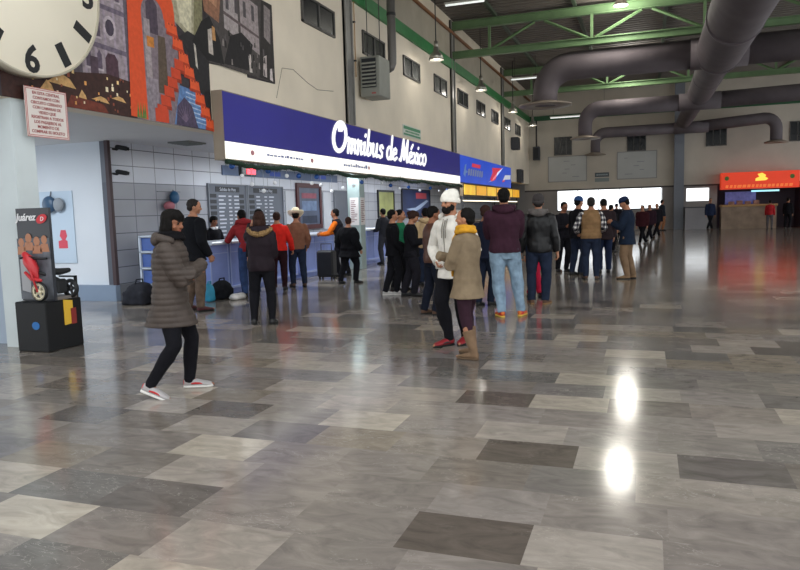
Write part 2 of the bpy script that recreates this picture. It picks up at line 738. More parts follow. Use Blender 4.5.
        if top.get('hood'):
            mb = MB()
            c, xv, yv = spine(.835)
            mb.ball(c - yv * .058 * h + V((0, 0, -.004 * h)), (.074 * h, .040 * h, .036 * h), 16, 10)
            mb.tube([c + xv * .07 * h + yv * .02 * h + V((0, 0, -.002)), c + xv * .072 * h - yv * .035 * h + V((0, 0, .012 * h)), c - yv * .075 * h + V((0, 0, .016 * h)),
                     c - xv * .072 * h - yv * .035 * h + V((0, 0, .012 * h)), c - xv * .07 * h + yv * .02 * h + V((0, 0, -.002))], .022 * h, 12, round_ends=True)
            place(solid(mb, cv, 3), 'hood', top.get('hoodm', top['m']), disp=folds(.008, 12))
        if top.get('fur'):
            mb = MB()
            c, xv, yv = spine(.835)
            pts = []
            for k in range(15):
                t = rad(40) - rad(260) * k / 14
                bk = max(0.0, -math.sin(t))
                pts.append(c + xv * (.092 * h * math.cos(t)) + yv * ((.062 + .040 * bk) * h * math.sin(t)) + V((0, 0, (.002 - .040 * bk ** 2) * h)))
            mb.tube(pts, .023 * h, 12, round_ends=True)
            place(solid(mb, .008, 1), 'fur_trim', top['fur'], disp=lambda p: .012 * noise.noise(p * 55) + .006 * noise.noise(p * 20))
        if top.get('zip'):
            mb = MB()
            pts = []
            for z in (hem + .01, .53, .60, .66, .71, .755, .79, .81):
                if z < hem:
                    continue
                c, xv, yv = tring(z, inf + .006)
                pts.append(c + yv)
            mb.tube(pts, .006, 6)
            place(mb.mesh('zip', []), 'zipper', top['zip'])
        if top.get('cuff'):
            for E, T in ((El, Wl), (Er, Wr)):
                mb = MB()
                p = E + (T - E) * (sl - .10)
                q = E + (T - E) * (sl + .03)
                mb.tube([p, q], [.019 * h + inf * .95, .0185 * h + inf * .9], 14)
                place(mb.mesh('cuff', []), 'cuff', top['cuff'])
    # ---- shoes
    if shoes:
        for sd, A in (('l', Al2), ('r', Ar2)):
            bl, fw, up, sv = feet[sd]
            B = bl - fw * .035 * h
            s = h / 1.75 * shoes.get('k', 1.0)

            def P(y, x, z):
                return B + fw * (y * s) + sv * (x * s) + up * (z * s)
            mb = MB()
            rg = []
            hi = shoes.get('high', .095)
            for y, hw, zt in ((-.125, .018, .06), (-.115, .032, hi), (-.08, .038, hi + .005), (-.045, .041, hi - .005), (0, .043, .082), (.05, .048, .066), (.095, .047, .055), (.125, .036, .047),
                              (.145, .016, .035)):
                z0 = .016
                rg.append((P(y, 0, (zt + z0) / 2), sv * (hw * s), up * ((zt - z0) / 2 * s)))
            mb.loft(rg, 14, power=2.6)
            if shoes.get('shaft'):
                K = Kl if sd == 'l' else Kr
                q = A + (K - A) * shoes['shaft']
                q2 = A + (K - A) * shoes['shaft'] * .5
                mb.tube([P(-.06, 0, .05), A + up * .02 * h, q2, q], [.044 * s, .046 * s, .062 * s, .074 * s], 16)
                so = place(solid(mb, .0085, 2), 'boot', shoes['m'], disp=folds(.004, 14))
            else:
                mb.tube([A - up * .012 * h, A + up * .012 * h], [.036 * s, .034 * s], 12)
                so = place(mb.mesh('shoe', []), 'shoe', shoes['m'])
            mb = MB()
            rg = []
            for y, hw in ((-.128, .020), (-.118, .034), (-.08, .040), (-.03, .041), (.05, .050), (.095, .049), (.128, .038), (.150, .016)):
                rg.append((P(y, 0, .0125), sv * (hw * s), up * (.0125 * s)))
            mb.loft(rg, 14, power=4)
            so2 = place(mb.mesh('sole', []), 'sole', shoes.get('sole', mat('sole_dark', '#1b1a1a', .8)), parent=so)
            if shoes.get('accent'):
                mb = MB()
                rg = []
                for y, hw, zt in ((-.05, .0445, .060), (-.01, .0455, .066), (.03, .048, .062), (.055, .050, .05)):
                    rg.append((P(y, 0, (zt + .03) / 2), sv * (hw * s), up * ((zt - .03) / 2 * s)))
                mb.loft(rg, 14, power=2.6)
                mb.loft([(P(-.129, 0, .05), sv * (.014 * s), up * (.028 * s)), (P(-.112, 0, .055), sv * (.035 * s), up * (.030 * s))], 12)
                place(mb.mesh('accent', []), 'side_panel', shoes['accent'], parent=so)
    # ---- hair
    if hair:
        mb = MB()
        st = hair.get('style', 'short')
        hball(mb, 0, -.009, .955, .0485, .058, .053)
        hball(mb, 0, -.030, .925, .042, .032, .034)
        if st in ('bob', 'long', 'bun', 'chin'):
            hball(mb, 0, .012, .968, .046, .048, .040)
            for s in (-1, 1):
                hball(mb, s * .040, -.008, .942, .014, .034, .034)
        if st in ('bob', 'chin'):
            for s in (-1, 1):
                hball(mb, s * .040, .004, .915, .017, .030, .046)
                hball(mb, s * .032, -.022, .893, .022, .026, .036)
            hball(mb, 0, -.036, .905, .044, .030, .046)
            hball(mb, 0, .044, .968, .034, .019, .019)
            hball(mb, 0, .052, .955, .030, .010, .013)
        if st == 'long':
            hball(mb, 0, -.044, .90, .042, .026, .06)
            hball(mb, 0, -.052, .85, .036, .022, .055)
            for s in (-1, 1):
                hball(mb, s * .038, -.022, .905, .016, .024, .045)
        if st == 'bun':
            hball(mb, 0, -.062, .955, .026, .024, .026)
        if st == 'tail':
            mb.tube([HF(0, -.06, .96), HF(0, -.085, .94), HF(0, -.085, .89), HF(0, -.07, .84)], [.012 * h, .017 * h, .018 * h, .006 * h], 10, round_ends=True)
        place(solid(mb, .008 if fine else .011, 2), 'hair', hair['m'], disp=lambda p: .006 * noise.noise(V((p.x * 60, p.y * 60, p.z * 14))) + .004 * noise.noise(p * 25))
    if beard:
        mb = MB()
        hball(mb, 0, .034, .884, .028, .030, .024)
        hball(mb, 0, .052, .889, .018, .014, .020)
        for s in (-1, 1):
            hball(mb, s * .031, .016, .903, .009, .024, .024)
            hball(mb, s * .022, .034, .892, .014, .020, .016)
            hball(mb, s * .008, .0535, .9085, .010, .006, .0035)
        place(solid(mb, .0065, 1), 'beard', beard, disp=lambda p: .004 * noise.noise(p * 70))
    if hat:
        k = hat['kind']
        if k == 'beanie':
            mb = MB()
            rg = []
            for z, r in ((.940, 1.0), (.950, 1.05), (.965, 1.05), (.985, .96), (1.000, .80), (1.012, .55), (1.018, .2)):
                rg.append((HF(0, -.002 - (1.0 - z) * 0 - max(0, z - .97) * .35, z), HX * (.0495 * h * r), HY * (.062 * h * r)))
            mb.loft(rg, 40)
            for i, q in enumerate(mb.v):
                kx = i % 40
                c = rg[i // 40][0]
                q += (q - c) * (.022 if kx % 2 else -.012)
            b = place(mb.mesh('beanie', []), 'beanie', hat['m'])
            mb = MB()
            rg = []
            for z, r in ((.930, 1.02), (.934, 1.08), (.953, 1.10), (.958, 1.04)):
                rg.append((HF(0, -.004 + (.945 - z) * 0, z + .0), HX * (.0500 * h * r), HY * (.0625 * h * r)))
            mb.loft(rg, 44)
            for i, q in enumerate(mb.v):
                c = rg[i // 44][0]
                q += (q - c) * (.016 if i % 2 else -.012) + HZ * (HY.dot(q - c) * .16)
            place(mb.mesh('cuff', []), 'cuff', hat['m'], parent=b)
        if k == 'cap':
            mb = MB()
            rg = []
            for z, r in ((.948, 1.0), (.962, 1.04), (.985, .96), (1.002, .75), (1.012, .4), (1.014, .1)):
                rg.append((HF(0, -.002, z), HX * (.0495 * h * r), HY * (.0615 * h * r)))
            mb.loft(rg, 24)
            b = place(mb.mesh('cap', []), 'cap', hat['m'])
            mb = MB()
            for q0, q1, z in ((.0, .0, .0),):
                rg = [(HF(0, .045, .951), HX * (.042 * h), HZ * (.002 * h)), (HF(0, .075, .950), HX * (.041 * h), HZ * (.002 * h)),
                      (HF(0, .095, .945), HX * (.030 * h), HZ * (.002 * h)), (HF(0, .104, .942), HX * (.014 * h), HZ * (.0015 * h))]
                mb.loft(rg, 14)
            place(mb.mesh('visor', []), 'visor', hat.get('vm', hat['m']), parent=b)
        if k == 'cowboy':
            mb = MB()
            n = 40
            rows = [(.047, .060, .958, 0), (.050, .064, .962, 0), (.048, .061, 1.000, 0), (.045, .058, 1.030, 0), (.036, .048, 1.042, 1), (.018, .028, 1.030, 1), (.004, .006, 1.024, 1)]
            vs, fs = [], []
            for rx, ry, z, cr in rows:
                for i in range(n):
                    t = 2 * PI * i / n
                    vs.append(HF(rx * math.cos(t), ry * math.sin(t), z))
            for r in range(len(rows) - 1):
                for i in range(n):
                    fs.append((r * n + i, r * n + (i + 1) % n, (r + 1) * n + (i + 1) % n, (r + 1) * n + i))
            fs.append(tuple((len(rows) - 1) * n + i for i in range(n)))
            mb.add(vs, fs, 0, True)
            b = place(mb.mesh('cowboy_hat', []), 'cowboy_hat', hat['m'])
            mb = MB()
            vs, fs = [], []
            R4 = ((.046, .058), (.062, .074), (.084, .096), (.106, .118))
            for top_ in (0, 1):
                for j, (rx, ry) in enumerate(R4):
                    for i in range(n):
                        t = 2 * PI * i / n
                        up = (abs(math.cos(t)) ** 2) * (j / 3.0) ** 1.6 * .030 + (math.sin(t)) * (-.022) * (j / 3.0)
                        vs.append(HF(rx * math.cos(t), ry * math.sin(t), .956 + up + top_ * .007))
            for top_ in (0, 1):
                o = top_ * 4 * n
                for j in range(3):
                    for i in range(n):
                        fs.append((o + j * n + i, o + j * n + (i + 1) % n, o + (j + 1) * n + (i + 1) % n, o + (j + 1) * n + i))
            for j in (0, 3):
                for i in range(n):
                    fs.append((j * n + i, j * n + (i + 1) % n, 4 * n + j * n + (i + 1) % n, 4 * n + j * n + i))
            mb.add(vs, fs, 0, True)
            place(mb.mesh('brim', []), 'brim', hat['m'], parent=b)
            mb = MB()
            mb.loft([(HF(0, 0, .961), HX * (.0512 * h), HY * (.0652 * h)), (HF(0, 0, .971), HX * (.0505 * h), HY * (.0645 * h))], 28)
            place(mb.mesh('hat_band', []), 'hat_band', mat('hat_band_brown', '#6a4a2a', .6), parent=b)
    if scarf:
        mb = MB()
        c, xv, yv = spine(.845)
        for k, (r, dz) in enumerate(((.058, 0), (.052, .022))):
            pts = []
            for i in range(15):
                t = 2 * PI * i / 14
                pts.append(c + V((0, .006 * h, (dz + .006 * math.sin(t * 2 + k)) * h)) + xv * (r * h * math.cos(t)) + yv * (r * 1.05 * h * math.sin(t)))
            mb.tube(pts, scarf.get('r', .021) * h, 12)
        if scarf.get('tail'):
            sx_ = scarf.get('side', 1)
            p = []
            for z, yy in ((.84, .055), (.79, .082), (.73, .094), (.67, .092), (.60, .092), (.54, .094)):
                c2, x2, y2 = spine(z)
                p.append(c2 + y2 * (yy * h) + x2 * (.03 * sx_ * h))
            mb.tube(p, [.020 * h, .024 * h, .026 * h, .027 * h, .028 * h, .026 * h], 12, flat=.4, ref=tuple(xv))
        place(solid(mb, .008, 2), 'scarf', scarf['m'], disp=folds(.005, 22))
    for fn in extras:
        fn(ctx)
    return root, ctx


# ------------------------------------------------------------------ who stands where
BLK = cloth('black', '#15151a')
BLK2 = cloth('soft_black', '#1d1c22')
NAVY = cloth('navy', '#1f2840')
DENIM = cloth('dark_denim', '#222a3c', noise_amt=.3)
LDEN = cloth('light_denim', '#7f95a8', noise_amt=.35)
HAIRB = mat('hair_black', '#0d0a09', .7, 0, .15, .3, 30)
HAIRN = mat('hair_brown', '#33201a', .7, 0, .15, .3, 30)
HAIRG = mat('hair_greying', '#2b2725', .7, 0, .15, .3, 30)
SHOEB = mat('shoe_black', '#141416', .45, 0, .5)
SHOEN = mat('shoe_brown', '#5a4030', .6, 0, .4, .15, 20)
WHITE_R = mat('sole_white', '#d8d6d2', .6)
SBLK = dict(m=SHOEB)


def plaid_mat():
    m = bpy.data.materials.new('cloth_plaid')
    m.use_nodes = True
    nt = m.node_tree
    b = nt.nodes['Principled BSDF']
    b.inputs['Roughness'].default_value = .9
    b.inputs['Specular IOR Level'].default_value = .15
    tc = nt.nodes.new('ShaderNodeTexCoord')
    sep = nt.nodes.new('ShaderNodeSeparateXYZ')
    nt.links.new(tc.outputs['Object'], sep.inputs[0])

    def band(sock, s):
        a = nt.nodes.new('ShaderNodeMath')
        a.operation = 'MULTIPLY'
        a.inputs[1].default_value = s
        nt.links.new(sock, a.inputs[0])
        f = nt.nodes.new('ShaderNodeMath')
        f.operation = 'SINE'
        nt.links.new(a.outputs[0], f.inputs[0])
        g = nt.nodes.new('ShaderNodeMath')
        g.operation = 'GREATER_THAN'
        g.inputs[1].default_value = .15
        nt.links.new(f.outputs[0], g.inputs[0])
        return g.outputs[0]
    ad = nt.nodes.new('ShaderNodeMath')
    ad.operation = 'ADD'
    xy = nt.nodes.new('ShaderNodeMath')
    xy.operation = 'ADD'
    nt.links.new(sep.outputs[0], xy.inputs[0])
    nt.links.new(sep.outputs[1], xy.inputs[1])
    nt.links.new(band(xy.outputs[0], 70), ad.inputs[0])
    nt.links.new(band(sep.outputs[2], 62), ad.inputs[1])
    md = nt.nodes.new('ShaderNodeMath')
    md.operation = 'MULTIPLY'
    md.inputs[1].default_value = .5
    nt.links.new(ad.outputs[0], md.inputs[0])
    cr = nt.nodes.new('ShaderNodeValToRGB')
    cr.color_ramp.interpolation = 'CONSTANT'
    e = cr.color_ramp.elements
    e[0].color = hexc('#2a2a30')
    e[1].position = .4
    e[1].color = hexc('#77757a')
    q = e.new(.9)
    q.color = hexc('#e4e2de')
    nt.links.new(md.outputs[0], cr.inputs[0])
    nt.links.new(cr.outputs[0], b.inputs['Base Color'])
    return m


PLAID = plaid_mat()
FOLDL = dict(hand_l=(.03, .108, .650), pole_l=(-.9, -.05, -.8))
FOLDR = dict(hand_r=(-.04, .125, .668), pole_r=(.9, -.05, -.8))


def strap(points, name, m, r=.012):
    def fn(c):
        mb = MB()
        mb.tube([c['W'](V(p) * c['h']) for p in points], r, 8, flat=.5)
        o = mb.build(name, m, c['root'])
    return fn


def pocket(c):
    """kangaroo pocket and drawstrings on the front of a hooded top"""
    h = c['h']
    mb = MB()
    rg = []
    for z, w_ in ((.505, .075), (.55, .080), (.585, .055)):
        p, xv, yv = c['tring'](z, .034)
        rg.append((p + yv * .93, xv.normalized() * w_ * h, yv.normalized() * .012))
    mb.loft(rg, 14, power=3)
    c['place'](mb.mesh('pocket', []), 'pocket', cloth('hoodie_white', '#d9d5cd'))
    for s in (-1, 1):
        mb = MB()
        pts = []
        for z in (.82, .79, .755, .72, .70):
            p, xv, yv = c['tring'](z, .036)
            pts.append(p + yv * 1.0 + xv.normalized() * s * .028)
        mb.tube(pts, .006, 6)
        c['place'](mb.mesh('drawstring', []), 'drawstring', cloth('drawstring', '#8d887e'))


def collar_shirt(col='#e4e4e6'):
    def fn(c):
        mb = MB()
        p, xv, yv = c['spine'](.842)
        for s in (-1, 1):
            mb.loft([(p + yv * .03 * c['h'] + xv * s * .03 * c['h'], xv * .03 * c['h'], yv * .02 * c['h'] + V((0, 0, .012))),
                     (p + yv * .052 * c['h'] + xv * s * .018 * c['h'] - V((0, 0, .05)), xv * .018 * c['h'], yv * .006 * c['h'])], 10)
        c['place'](mb.mesh('collar', []), 'shirt_collar', cloth('collar_white', col))
    return fn


def vest(inf, m, hem=.50, name='vest'):
    def fn(c):
        mb = MB()
        rg = [c['tring'](hem, inf)]
        rg += [c['tring'](z, inf) for z in (.535, .575, .61, .66, .71, .755, .79)]
        rg += [c['tring'](.815, inf * .9), c['tring'](.842, inf * .9)]
        mb.loft(rg, 24)
        rib = lambda p: .010 * (abs(math.sin(PI * p.z / .085)) ** .5 - .6) + c['folds'](.004, 8)(p)
        c['place'](solid(mb, .012, 2), name, m, disp=rib)
    return fn


TAUPE = cloth('taupe_knit', '#7d6d58', bump=.6, bscale=130)
MUST = cloth('mustard', '#c9922c', bump=.5)
REDS = mat('shoe_red', '#b8262a', .55, 0, .4)

person('walking person in charcoal quilted knee coat and red-white sneakers with black bob', (-4.01, 5.48), (-4.14, 5.01), 66, 1.71, female=True, turn=26, nod=8, lean=3,
       toe=(2, 2), heel=(0, 24), hair=dict(style='bob', m=HAIRB), skin='brown', fine=True, w=1.02,
       top=dict(m=cloth('charcoal_quilt', '#463d38', rough=.6, spec=.3), inf=.040, hem=.385, hemr=(.108, .118), ribs=(.052, .009), collar=.004, hood=True, arm=.85, fold=.012, sleeve=1.62,
                name='quilted_coat', hoodm=cloth('charcoal_quilt', '#463d38')),
       scarf=dict(m=cloth('black_neck', '#121114'), r=.014), legs=dict(m=BLK, inf=.008, flare=.8), shoes=dict(m=mat('sneaker_grey', '#a9a5a6', .6), sole=WHITE_R, accent=REDS), **FOLDL, **FOLDR)

person('tall bearded person in white knit beanie and white zip hoodie, red sneakers', (-2.06, 8.03), (-2.25, 7.86), 204, 1.84, turn=10, nod=4, w=1.0, fine=True, skin='tan',
       toe=(18, 14), hair=None, hat=dict(kind='beanie', m=cloth('beanie_white', '#e6e2d8', bump=.6)), beard=mat('beard_black', '#120e0d', .8, 0, .2, .3, 40),
       hand_l=(-.078, .055, .545), hand_r=(.078, .055, .545), pole_l=(-1, -.5, -.2), pole_r=(1, -.5, -.2),
       top=dict(m=cloth('hoodie_white', '#d9d5cd'), inf=.028, hem=.445, hemr=(.108, .078), hood=True, zip=cloth('zip_grey', '#8c8880'), cuff=cloth('hoodie_white', '#d9d5cd'), fold=.014, name='hooded_top'),
       legs=dict(m=BLK, inf=.020, flare=.6, fold=.010), shoes=dict(m=mat('shoe_red_bright', '#8c2028', .5), sole=mat('sole_dark', '#1b1a1a', .8), accent=SHOEB), extras=(pocket,))

person('person in taupe knit coat, yellow scarf and tall tan suede boots, arms folded', (-1.80, 7.20), (-1.86, 7.46), -72, 1.63, female=True, fine=True, nod=-3, turn=-16, hair=dict(style='short', m=HAIRB),
       scarf=dict(m=MUST, tail=True, side=-.6, r=.017), top=dict(m=TAUPE, inf=.028, hem=.405, hemr=(.112, .100), fold=.010, sleeve=1.55, name='knit_coat'), toe=(4, 12),
       legs=dict(m=cloth('plum_leggings', '#33202a'), inf=.006, flare=.5, cut=.6), shoes=dict(m=mat('suede_tan', '#77604b', .85, 0, .2, .15, 12), sole=mat('sole_tan', '#5a4735', .8), shaft=.62), **FOLDL, **FOLDR)

person('broad-backed person in maroon hooded top and pale blue jeans, red-yellow sneakers', (-2.06, 10.24), (-1.76, 10.40), -14, 1.91, shift=-.09, w=1.10, fine=True, hair=dict(style='short', m=HAIRB), toe=(14, 20),
       hand_l=(.02, .14, .655), hand_r=(-.02, .15, .66), pole_l=(-1, -.1, -.7), pole_r=(1, -.1, -.7),
       top=dict(m=cloth("maroon", "#38202c"), inf=.034, hem=.50, hood=True, fold=.012, name='hooded_top'), legs=dict(m=LDEN, inf=.020, flare=1.0, fold=.012),
       shoes=dict(m=mat('shoe_scarlet', '#c0302c', .55), sole=mat('sole_yellow', '#d8b04a', .6), accent=mat('shoe_orange', '#d8702c', .55)))

person('person in black leather jacket and grey knit cap, arms hanging, dark jeans', (-1.83, 11.72), (-1.57, 11.72), -8, 1.82, w=1.08, fine=True, hat=dict(kind='beanie', m=cloth('grey_knit', '#3f3b3b')),
       hair=dict(style='short', m=HAIRG), hand_l=(-.165, .02, .46), hand_r=(.17, .02, .45), toe=(10, 22),
       top=dict(m=mat('leather_black', '#0b0b0e', .45, 0, .35, .2, 8, .25, 60), inf=.032, hem=.475, hood=True, hoodm=cloth('hood_grey', '#5f5a58'), fold=.016),
       legs=dict(m=DENIM, inf=.018), shoes=dict(m=SHOEN, sole=mat('sole_gum', '#8a6a45', .7)))

person('person in red trousers and grey top, half hidden behind the leather jacket', (-1.97, 12.60), (-1.80, 12.62), 150, 1.60, female=True, hair=dict(style='long', m=HAIRN),
       top=dict(m=cloth('warm_grey', '#6d6259'), inf=.02, hem=.50), legs=dict(m=cloth('raspberry', '#b5223f'), inf=.012), shoes=SBLK)

person('person with loose dark hair in black fur-hooded jacket, hand raised to ear', (-5.50, 8.98), (-5.21, 9.04), -24, 1.67, female=True, w=1.06, fine=True, hair=dict(style='bob', m=HAIRN),
       hand_l=(-.075, .070, .875), pole_l=(-.35, .5, -1), hand_r=(.05, .15, .63), pole_r=(.3, -.6, -.8), turn=6,
       top=dict(m=cloth('aubergine', '#241c22', rough=.7), inf=.034, hem=.475, fur=mat('fur_tan', '#8a6f4c', .95, 0, .1, .4, 40), hood=True, fold=.012),
       legs=dict(m=BLK, inf=.012, flare=.7), shoes=SBLK)

person('short-haired tall person in black jacket and brown trousers behind quilted coat', (-7.46, 10.18), (-7.12, 10.06), 22, 1.93, shift=-.08, w=1.14, fine=True, turn=32, nod=6, hair=dict(style='short', m=HAIRG), lean=4,
       hand_l=(-.10, .12, .52), hand_r=(.14, .08, .49), top=dict(m=cloth('black_coat', '#131418'), inf=.036, hem=.45, hemr=(.106, .084), collar=.0),
       legs=dict(m=cloth('brown_check', '#5c4d42', noise_amt=.35), inf=.02), shoes=dict(m=mat('shoe_maroon', '#4a2024', .5)))

person('clerk with tied dark hair in black waistcoat and white collar behind counter', (-9.22, 13.30), (-9.06, 13.50), 112, 1.66, female=True, hair=dict(style='bun', m=HAIRB), skin='brown', turn=0, nod=10,
       hand_l=(-.08, .16, .60), hand_r=(.08, .16, .60), top=dict(m=BLK, inf=.016, hem=.50), legs=dict(m=BLK), shoes=SBLK, extras=(collar_shirt(),))

person('person in dark red sweatshirt leaning on the counter edge, blue jeans', (-7.56, 12.00), (-7.42, 12.28), -52, 1.80, lean=25, nod=6, hair=dict(style='short', m=HAIRB), hand_l=(-.10, .34, .62), hand_r=(.10, .30, .60),
       pole_l=(-.6, -.4, -.6), pole_r=(.6, -.4, -.6), top=dict(m=cloth('brick_red', '#8a2a2e'), inf=.02, hem=.50, hood=True, name='sweatshirt'), legs=dict(m=cloth('mid_denim', '#33456b', noise_amt=.3), inf=.016),
       shoes=SBLK)

person('black-haired person in black mostly hidden behind the fur-hooded jacket', (-7.06, 11.64), (-6.84, 11.76), -40, 1.73, hair=dict(style='bob', m=HAIRB), female=True, top=dict(m=BLK2, inf=.022, hem=.47),
       legs=dict(m=BLK), shoes=SBLK)

person('brown-haired person in bright red sweatshirt at the counter', (-7.55, 13.20), (-7.33, 13.28), -28, 1.68, w=1.06, female=True, hair=dict(style='short', m=HAIRN), hand_l=(-.10, .15, .58), hand_r=(.18, .08, .50),
       top=dict(m=cloth('scarlet', '#d02a22'), inf=.024, hem=.50, name='sweatshirt'), legs=dict(m=cloth('wine_trousers', '#2b161b'), inf=.014), shoes=SBLK,
       extras=())

person('person in cream cowboy hat and tan jacket at the counter', (-7.46, 13.86), (-7.22, 13.98), -40, 1.70, w=1.04, nod=14, hat=dict(kind='cowboy', m=mat('straw_cream', '#efe5c8', .8, 0, .2, .08, 30, .3, 120)), turn=14,
       hair=dict(style='short', m=HAIRB), hand_l=(-.10, .16, .60), hand_r=(.14, .06, .50), top=dict(m=cloth('tan_jacket', '#7d5745'), inf=.024, hem=.49), legs=dict(m=DENIM, inf=.016),
       shoes=dict(m=SHOEN))

person('person in black and orange work vest resting an arm on the counter', (-7.40, 16.10), (-7.26, 16.40), -98, 1.74, lean=10, hair=dict(style='short', m=HAIRB), skin='brown', hand_l=(-.10, .27, .62), hand_r=(.08, .28, .63),
       pole_l=(-.6, -.5, -.6), pole_r=(.6, -.5, -.6), top=dict(m=cloth('orange_sleeve', '#d0681e'), inf=.018, hem=.50), legs=dict(m=BLK), shoes=SBLK, extras=(vest(.030, BLK2),))

person('stout person in wide black cape coat striding beside a black suitcase', (-6.58, 14.58), (-6.24, 14.72), 20, 1.53, w=1.26, female=True, turn=-40, nod=8, hair=dict(style='short', m=HAIRN), hand_l=(-.19, .06, .52),
       hand_r=(.18, .05, .50), toe=(12, 18), top=dict(m=cloth('black_cape', '#111216'), inf=.05, hem=.40, hemr=(.165, .115), arm=1.1, fold=.02, name='cape_coat'), legs=dict(m=BLK, inf=.02), shoes=SBLK)

person('person in charcoal at the far blue counter beyond the paper-covered post', (-7.76, 20.16), (-7.54, 20.36), -60, 1.72, hair=dict(style='short', m=HAIRB), hand_l=(-.1, .16, .6), hand_r=(.1, .16, .6), lean=4,
       top=dict(m=cloth('charcoal_grey', '#2c2d33'), inf=.026, hem=.48), legs=dict(m=cloth('grey_trousers', '#3a3b42'), inf=.018), shoes=SBLK)

person('person in green jacket between two black-clad people in the middle queue', (-4.80, 13.30), (-4.60, 13.38), 84, 1.66, hair=dict(style='short', m=HAIRB), hand_l=(-.07, .16, .56), hand_r=(.1, .12, .52), w=.98,
       top=dict(m=cloth('emerald', '#1f6a4a'), inf=.024, hem=.49), legs=dict(m=BLK, inf=.012), shoes=SBLK)

person('person all in black with white shoes at the left of the middle queue', (-4.70, 12.58), (-4.50, 12.66), 60, 1.66, hair=dict(style='short', m=HAIRB), hand_l=(-.07, .16, .56), hand_r=(.1, .12, .52), w=.94,
       top=dict(m=cloth('coal', '#101014'), inf=.024, hem=.46, hemr=(.10, .08)), legs=dict(m=BLK, inf=.012), shoes=dict(m=mat('shoe_white', '#b9b6b4', .6), sole=WHITE_R))

person('brown-haired person all in black looking down beside the green jacket', (-4.28, 12.46), (-4.06, 12.42), 74, 1.63, female=True, nod=22, hair=dict(style='bun', m=HAIRN), hand_l=(-.06, .16, .64), hand_r=(.06, .17, .64),
       pole_l=(-.6, -.4, -.8), pole_r=(.6, -.4, -.8), top=dict(m=cloth('jet', '#121217'), inf=.028, hem=.46, hemr=(.106, .085)), legs=dict(m=BLK2, inf=.02), shoes=SBLK)

person('person in pale beige jacket behind the black-clad queue', (-4.62, 14.40), (-4.38, 14.46), -30, 1.67, hair=dict(style='short', m=HAIRB), top=dict(m=cloth('pale_beige', '#c2a780'), inf=.028, hem=.48, hood=True),
       legs=dict(m=DENIM, inf=.014), shoes=SBLK)

person('person in brown leather jacket behind the white hoodie, hand at mouth', (-3.22, 10.34), (-3.00, 10.26), 52, 1.68, hair=dict(style='short', m=HAIRB), skin='brown', nod=8, hand_r=(.03, .115, .86), pole_r=(.8, .1, -.7),
       hand_l=(-.08, .13, .58), top=dict(m=mat('leather_brown', '#4d2f22', .45, 0, .4, .2, 10, .2, 60), inf=.028, hem=.48), legs=dict(m=cloth('night_trousers', '#161a26'), inf=.016), shoes=dict(m=SHOEN))

person('dark-haired person in black shadowed by maroon hooded top', (-2.62, 11.35), (-2.42, 11.45), 20, 1.68, hair=dict(style='short', m=HAIRN), top=dict(m=cloth('ink_blue', '#1a1f30'), inf=.026, hem=.47),
       legs=dict(m=cloth('ink_trousers', '#1b2232'), inf=.018), shoes=SBLK)

person('person in black jacket facing camera, reading a slip of paper', (-1.84, 17.6), (-2.06, 17.6), 142, 1.73, nod=18, hair=dict(style='short', m=HAIRB), hand_l=(-.05, .17, .66), hand_r=(.05, .17, .65), pole_l=(-.6, -.4, -.8),
       pole_r=(.6, -.4, -.8), top=dict(m=BLK2, inf=.024, hem=.48), legs=dict(m=BLK, inf=.016), shoes=SBLK, skin='brown')

person('person in blue cap and black coat in the far group', (-1.62, 16.78), (-1.42, 16.86), 40, 1.84, hat=dict(kind='cap', m=cloth('cap_blue', '#2d4a7a')), hair=dict(style='short', m=HAIRB),
       top=dict(m=BLK, inf=.024, hem=.47), legs=dict(m=DENIM, inf=.016), shoes=SBLK)

person('person in tan padded vest over black and white plaid shirt', (-1.28, 15.84), (-1.04, 15.84), -6, 1.80, w=1.08, hair=dict(style='short', m=HAIRG), hand_l=(-.16, .12, .56), hand_r=(.12, .14, .58),
       top=dict(m=PLAID, inf=.020, hem=.50, name='plaid_shirt'), legs=dict(m=DENIM, inf=.016), shoes=dict(m=SHOEN), extras=(vest(.036, cloth('tan_vest', '#86694a')),))

person('person in dark brown coat beside the tan vest, head bowed', (-1.10, 17.62), (-.88, 17.64), -12, 1.78, nod=25, w=1.08, hair=dict(style='short', m=HAIRB), top=dict(m=cloth('dark_brown', '#2c2326'), inf=.034, hem=.44, hemr=(.105, .085)),
       legs=dict(m=NAVY, inf=.018), shoes=SBLK)

person('person in navy parka, cap and khaki trousers reading a phone', (-.47, 15.84), (-.35, 16.04), -84, 1.79, nod=24, hat=dict(kind='cap', m=cloth('cap_navy', '#1e2a44')), hair=dict(style='short', m=HAIRB),
       hand_l=(-.05, .17, .68), hand_r=(.04, .18, .69), pole_l=(-.6, -.5, -.8), pole_r=(.6, -.5, -.8), skin='tan',
       top=dict(m=cloth('parka_navy', '#1b2536'), inf=.036, hem=.42, hemr=(.108, .085)), legs=dict(m=cloth('khaki', '#7d6650'), inf=.018), shoes=dict(m=mat('shoe_tan', '#8a6e50', .7)))

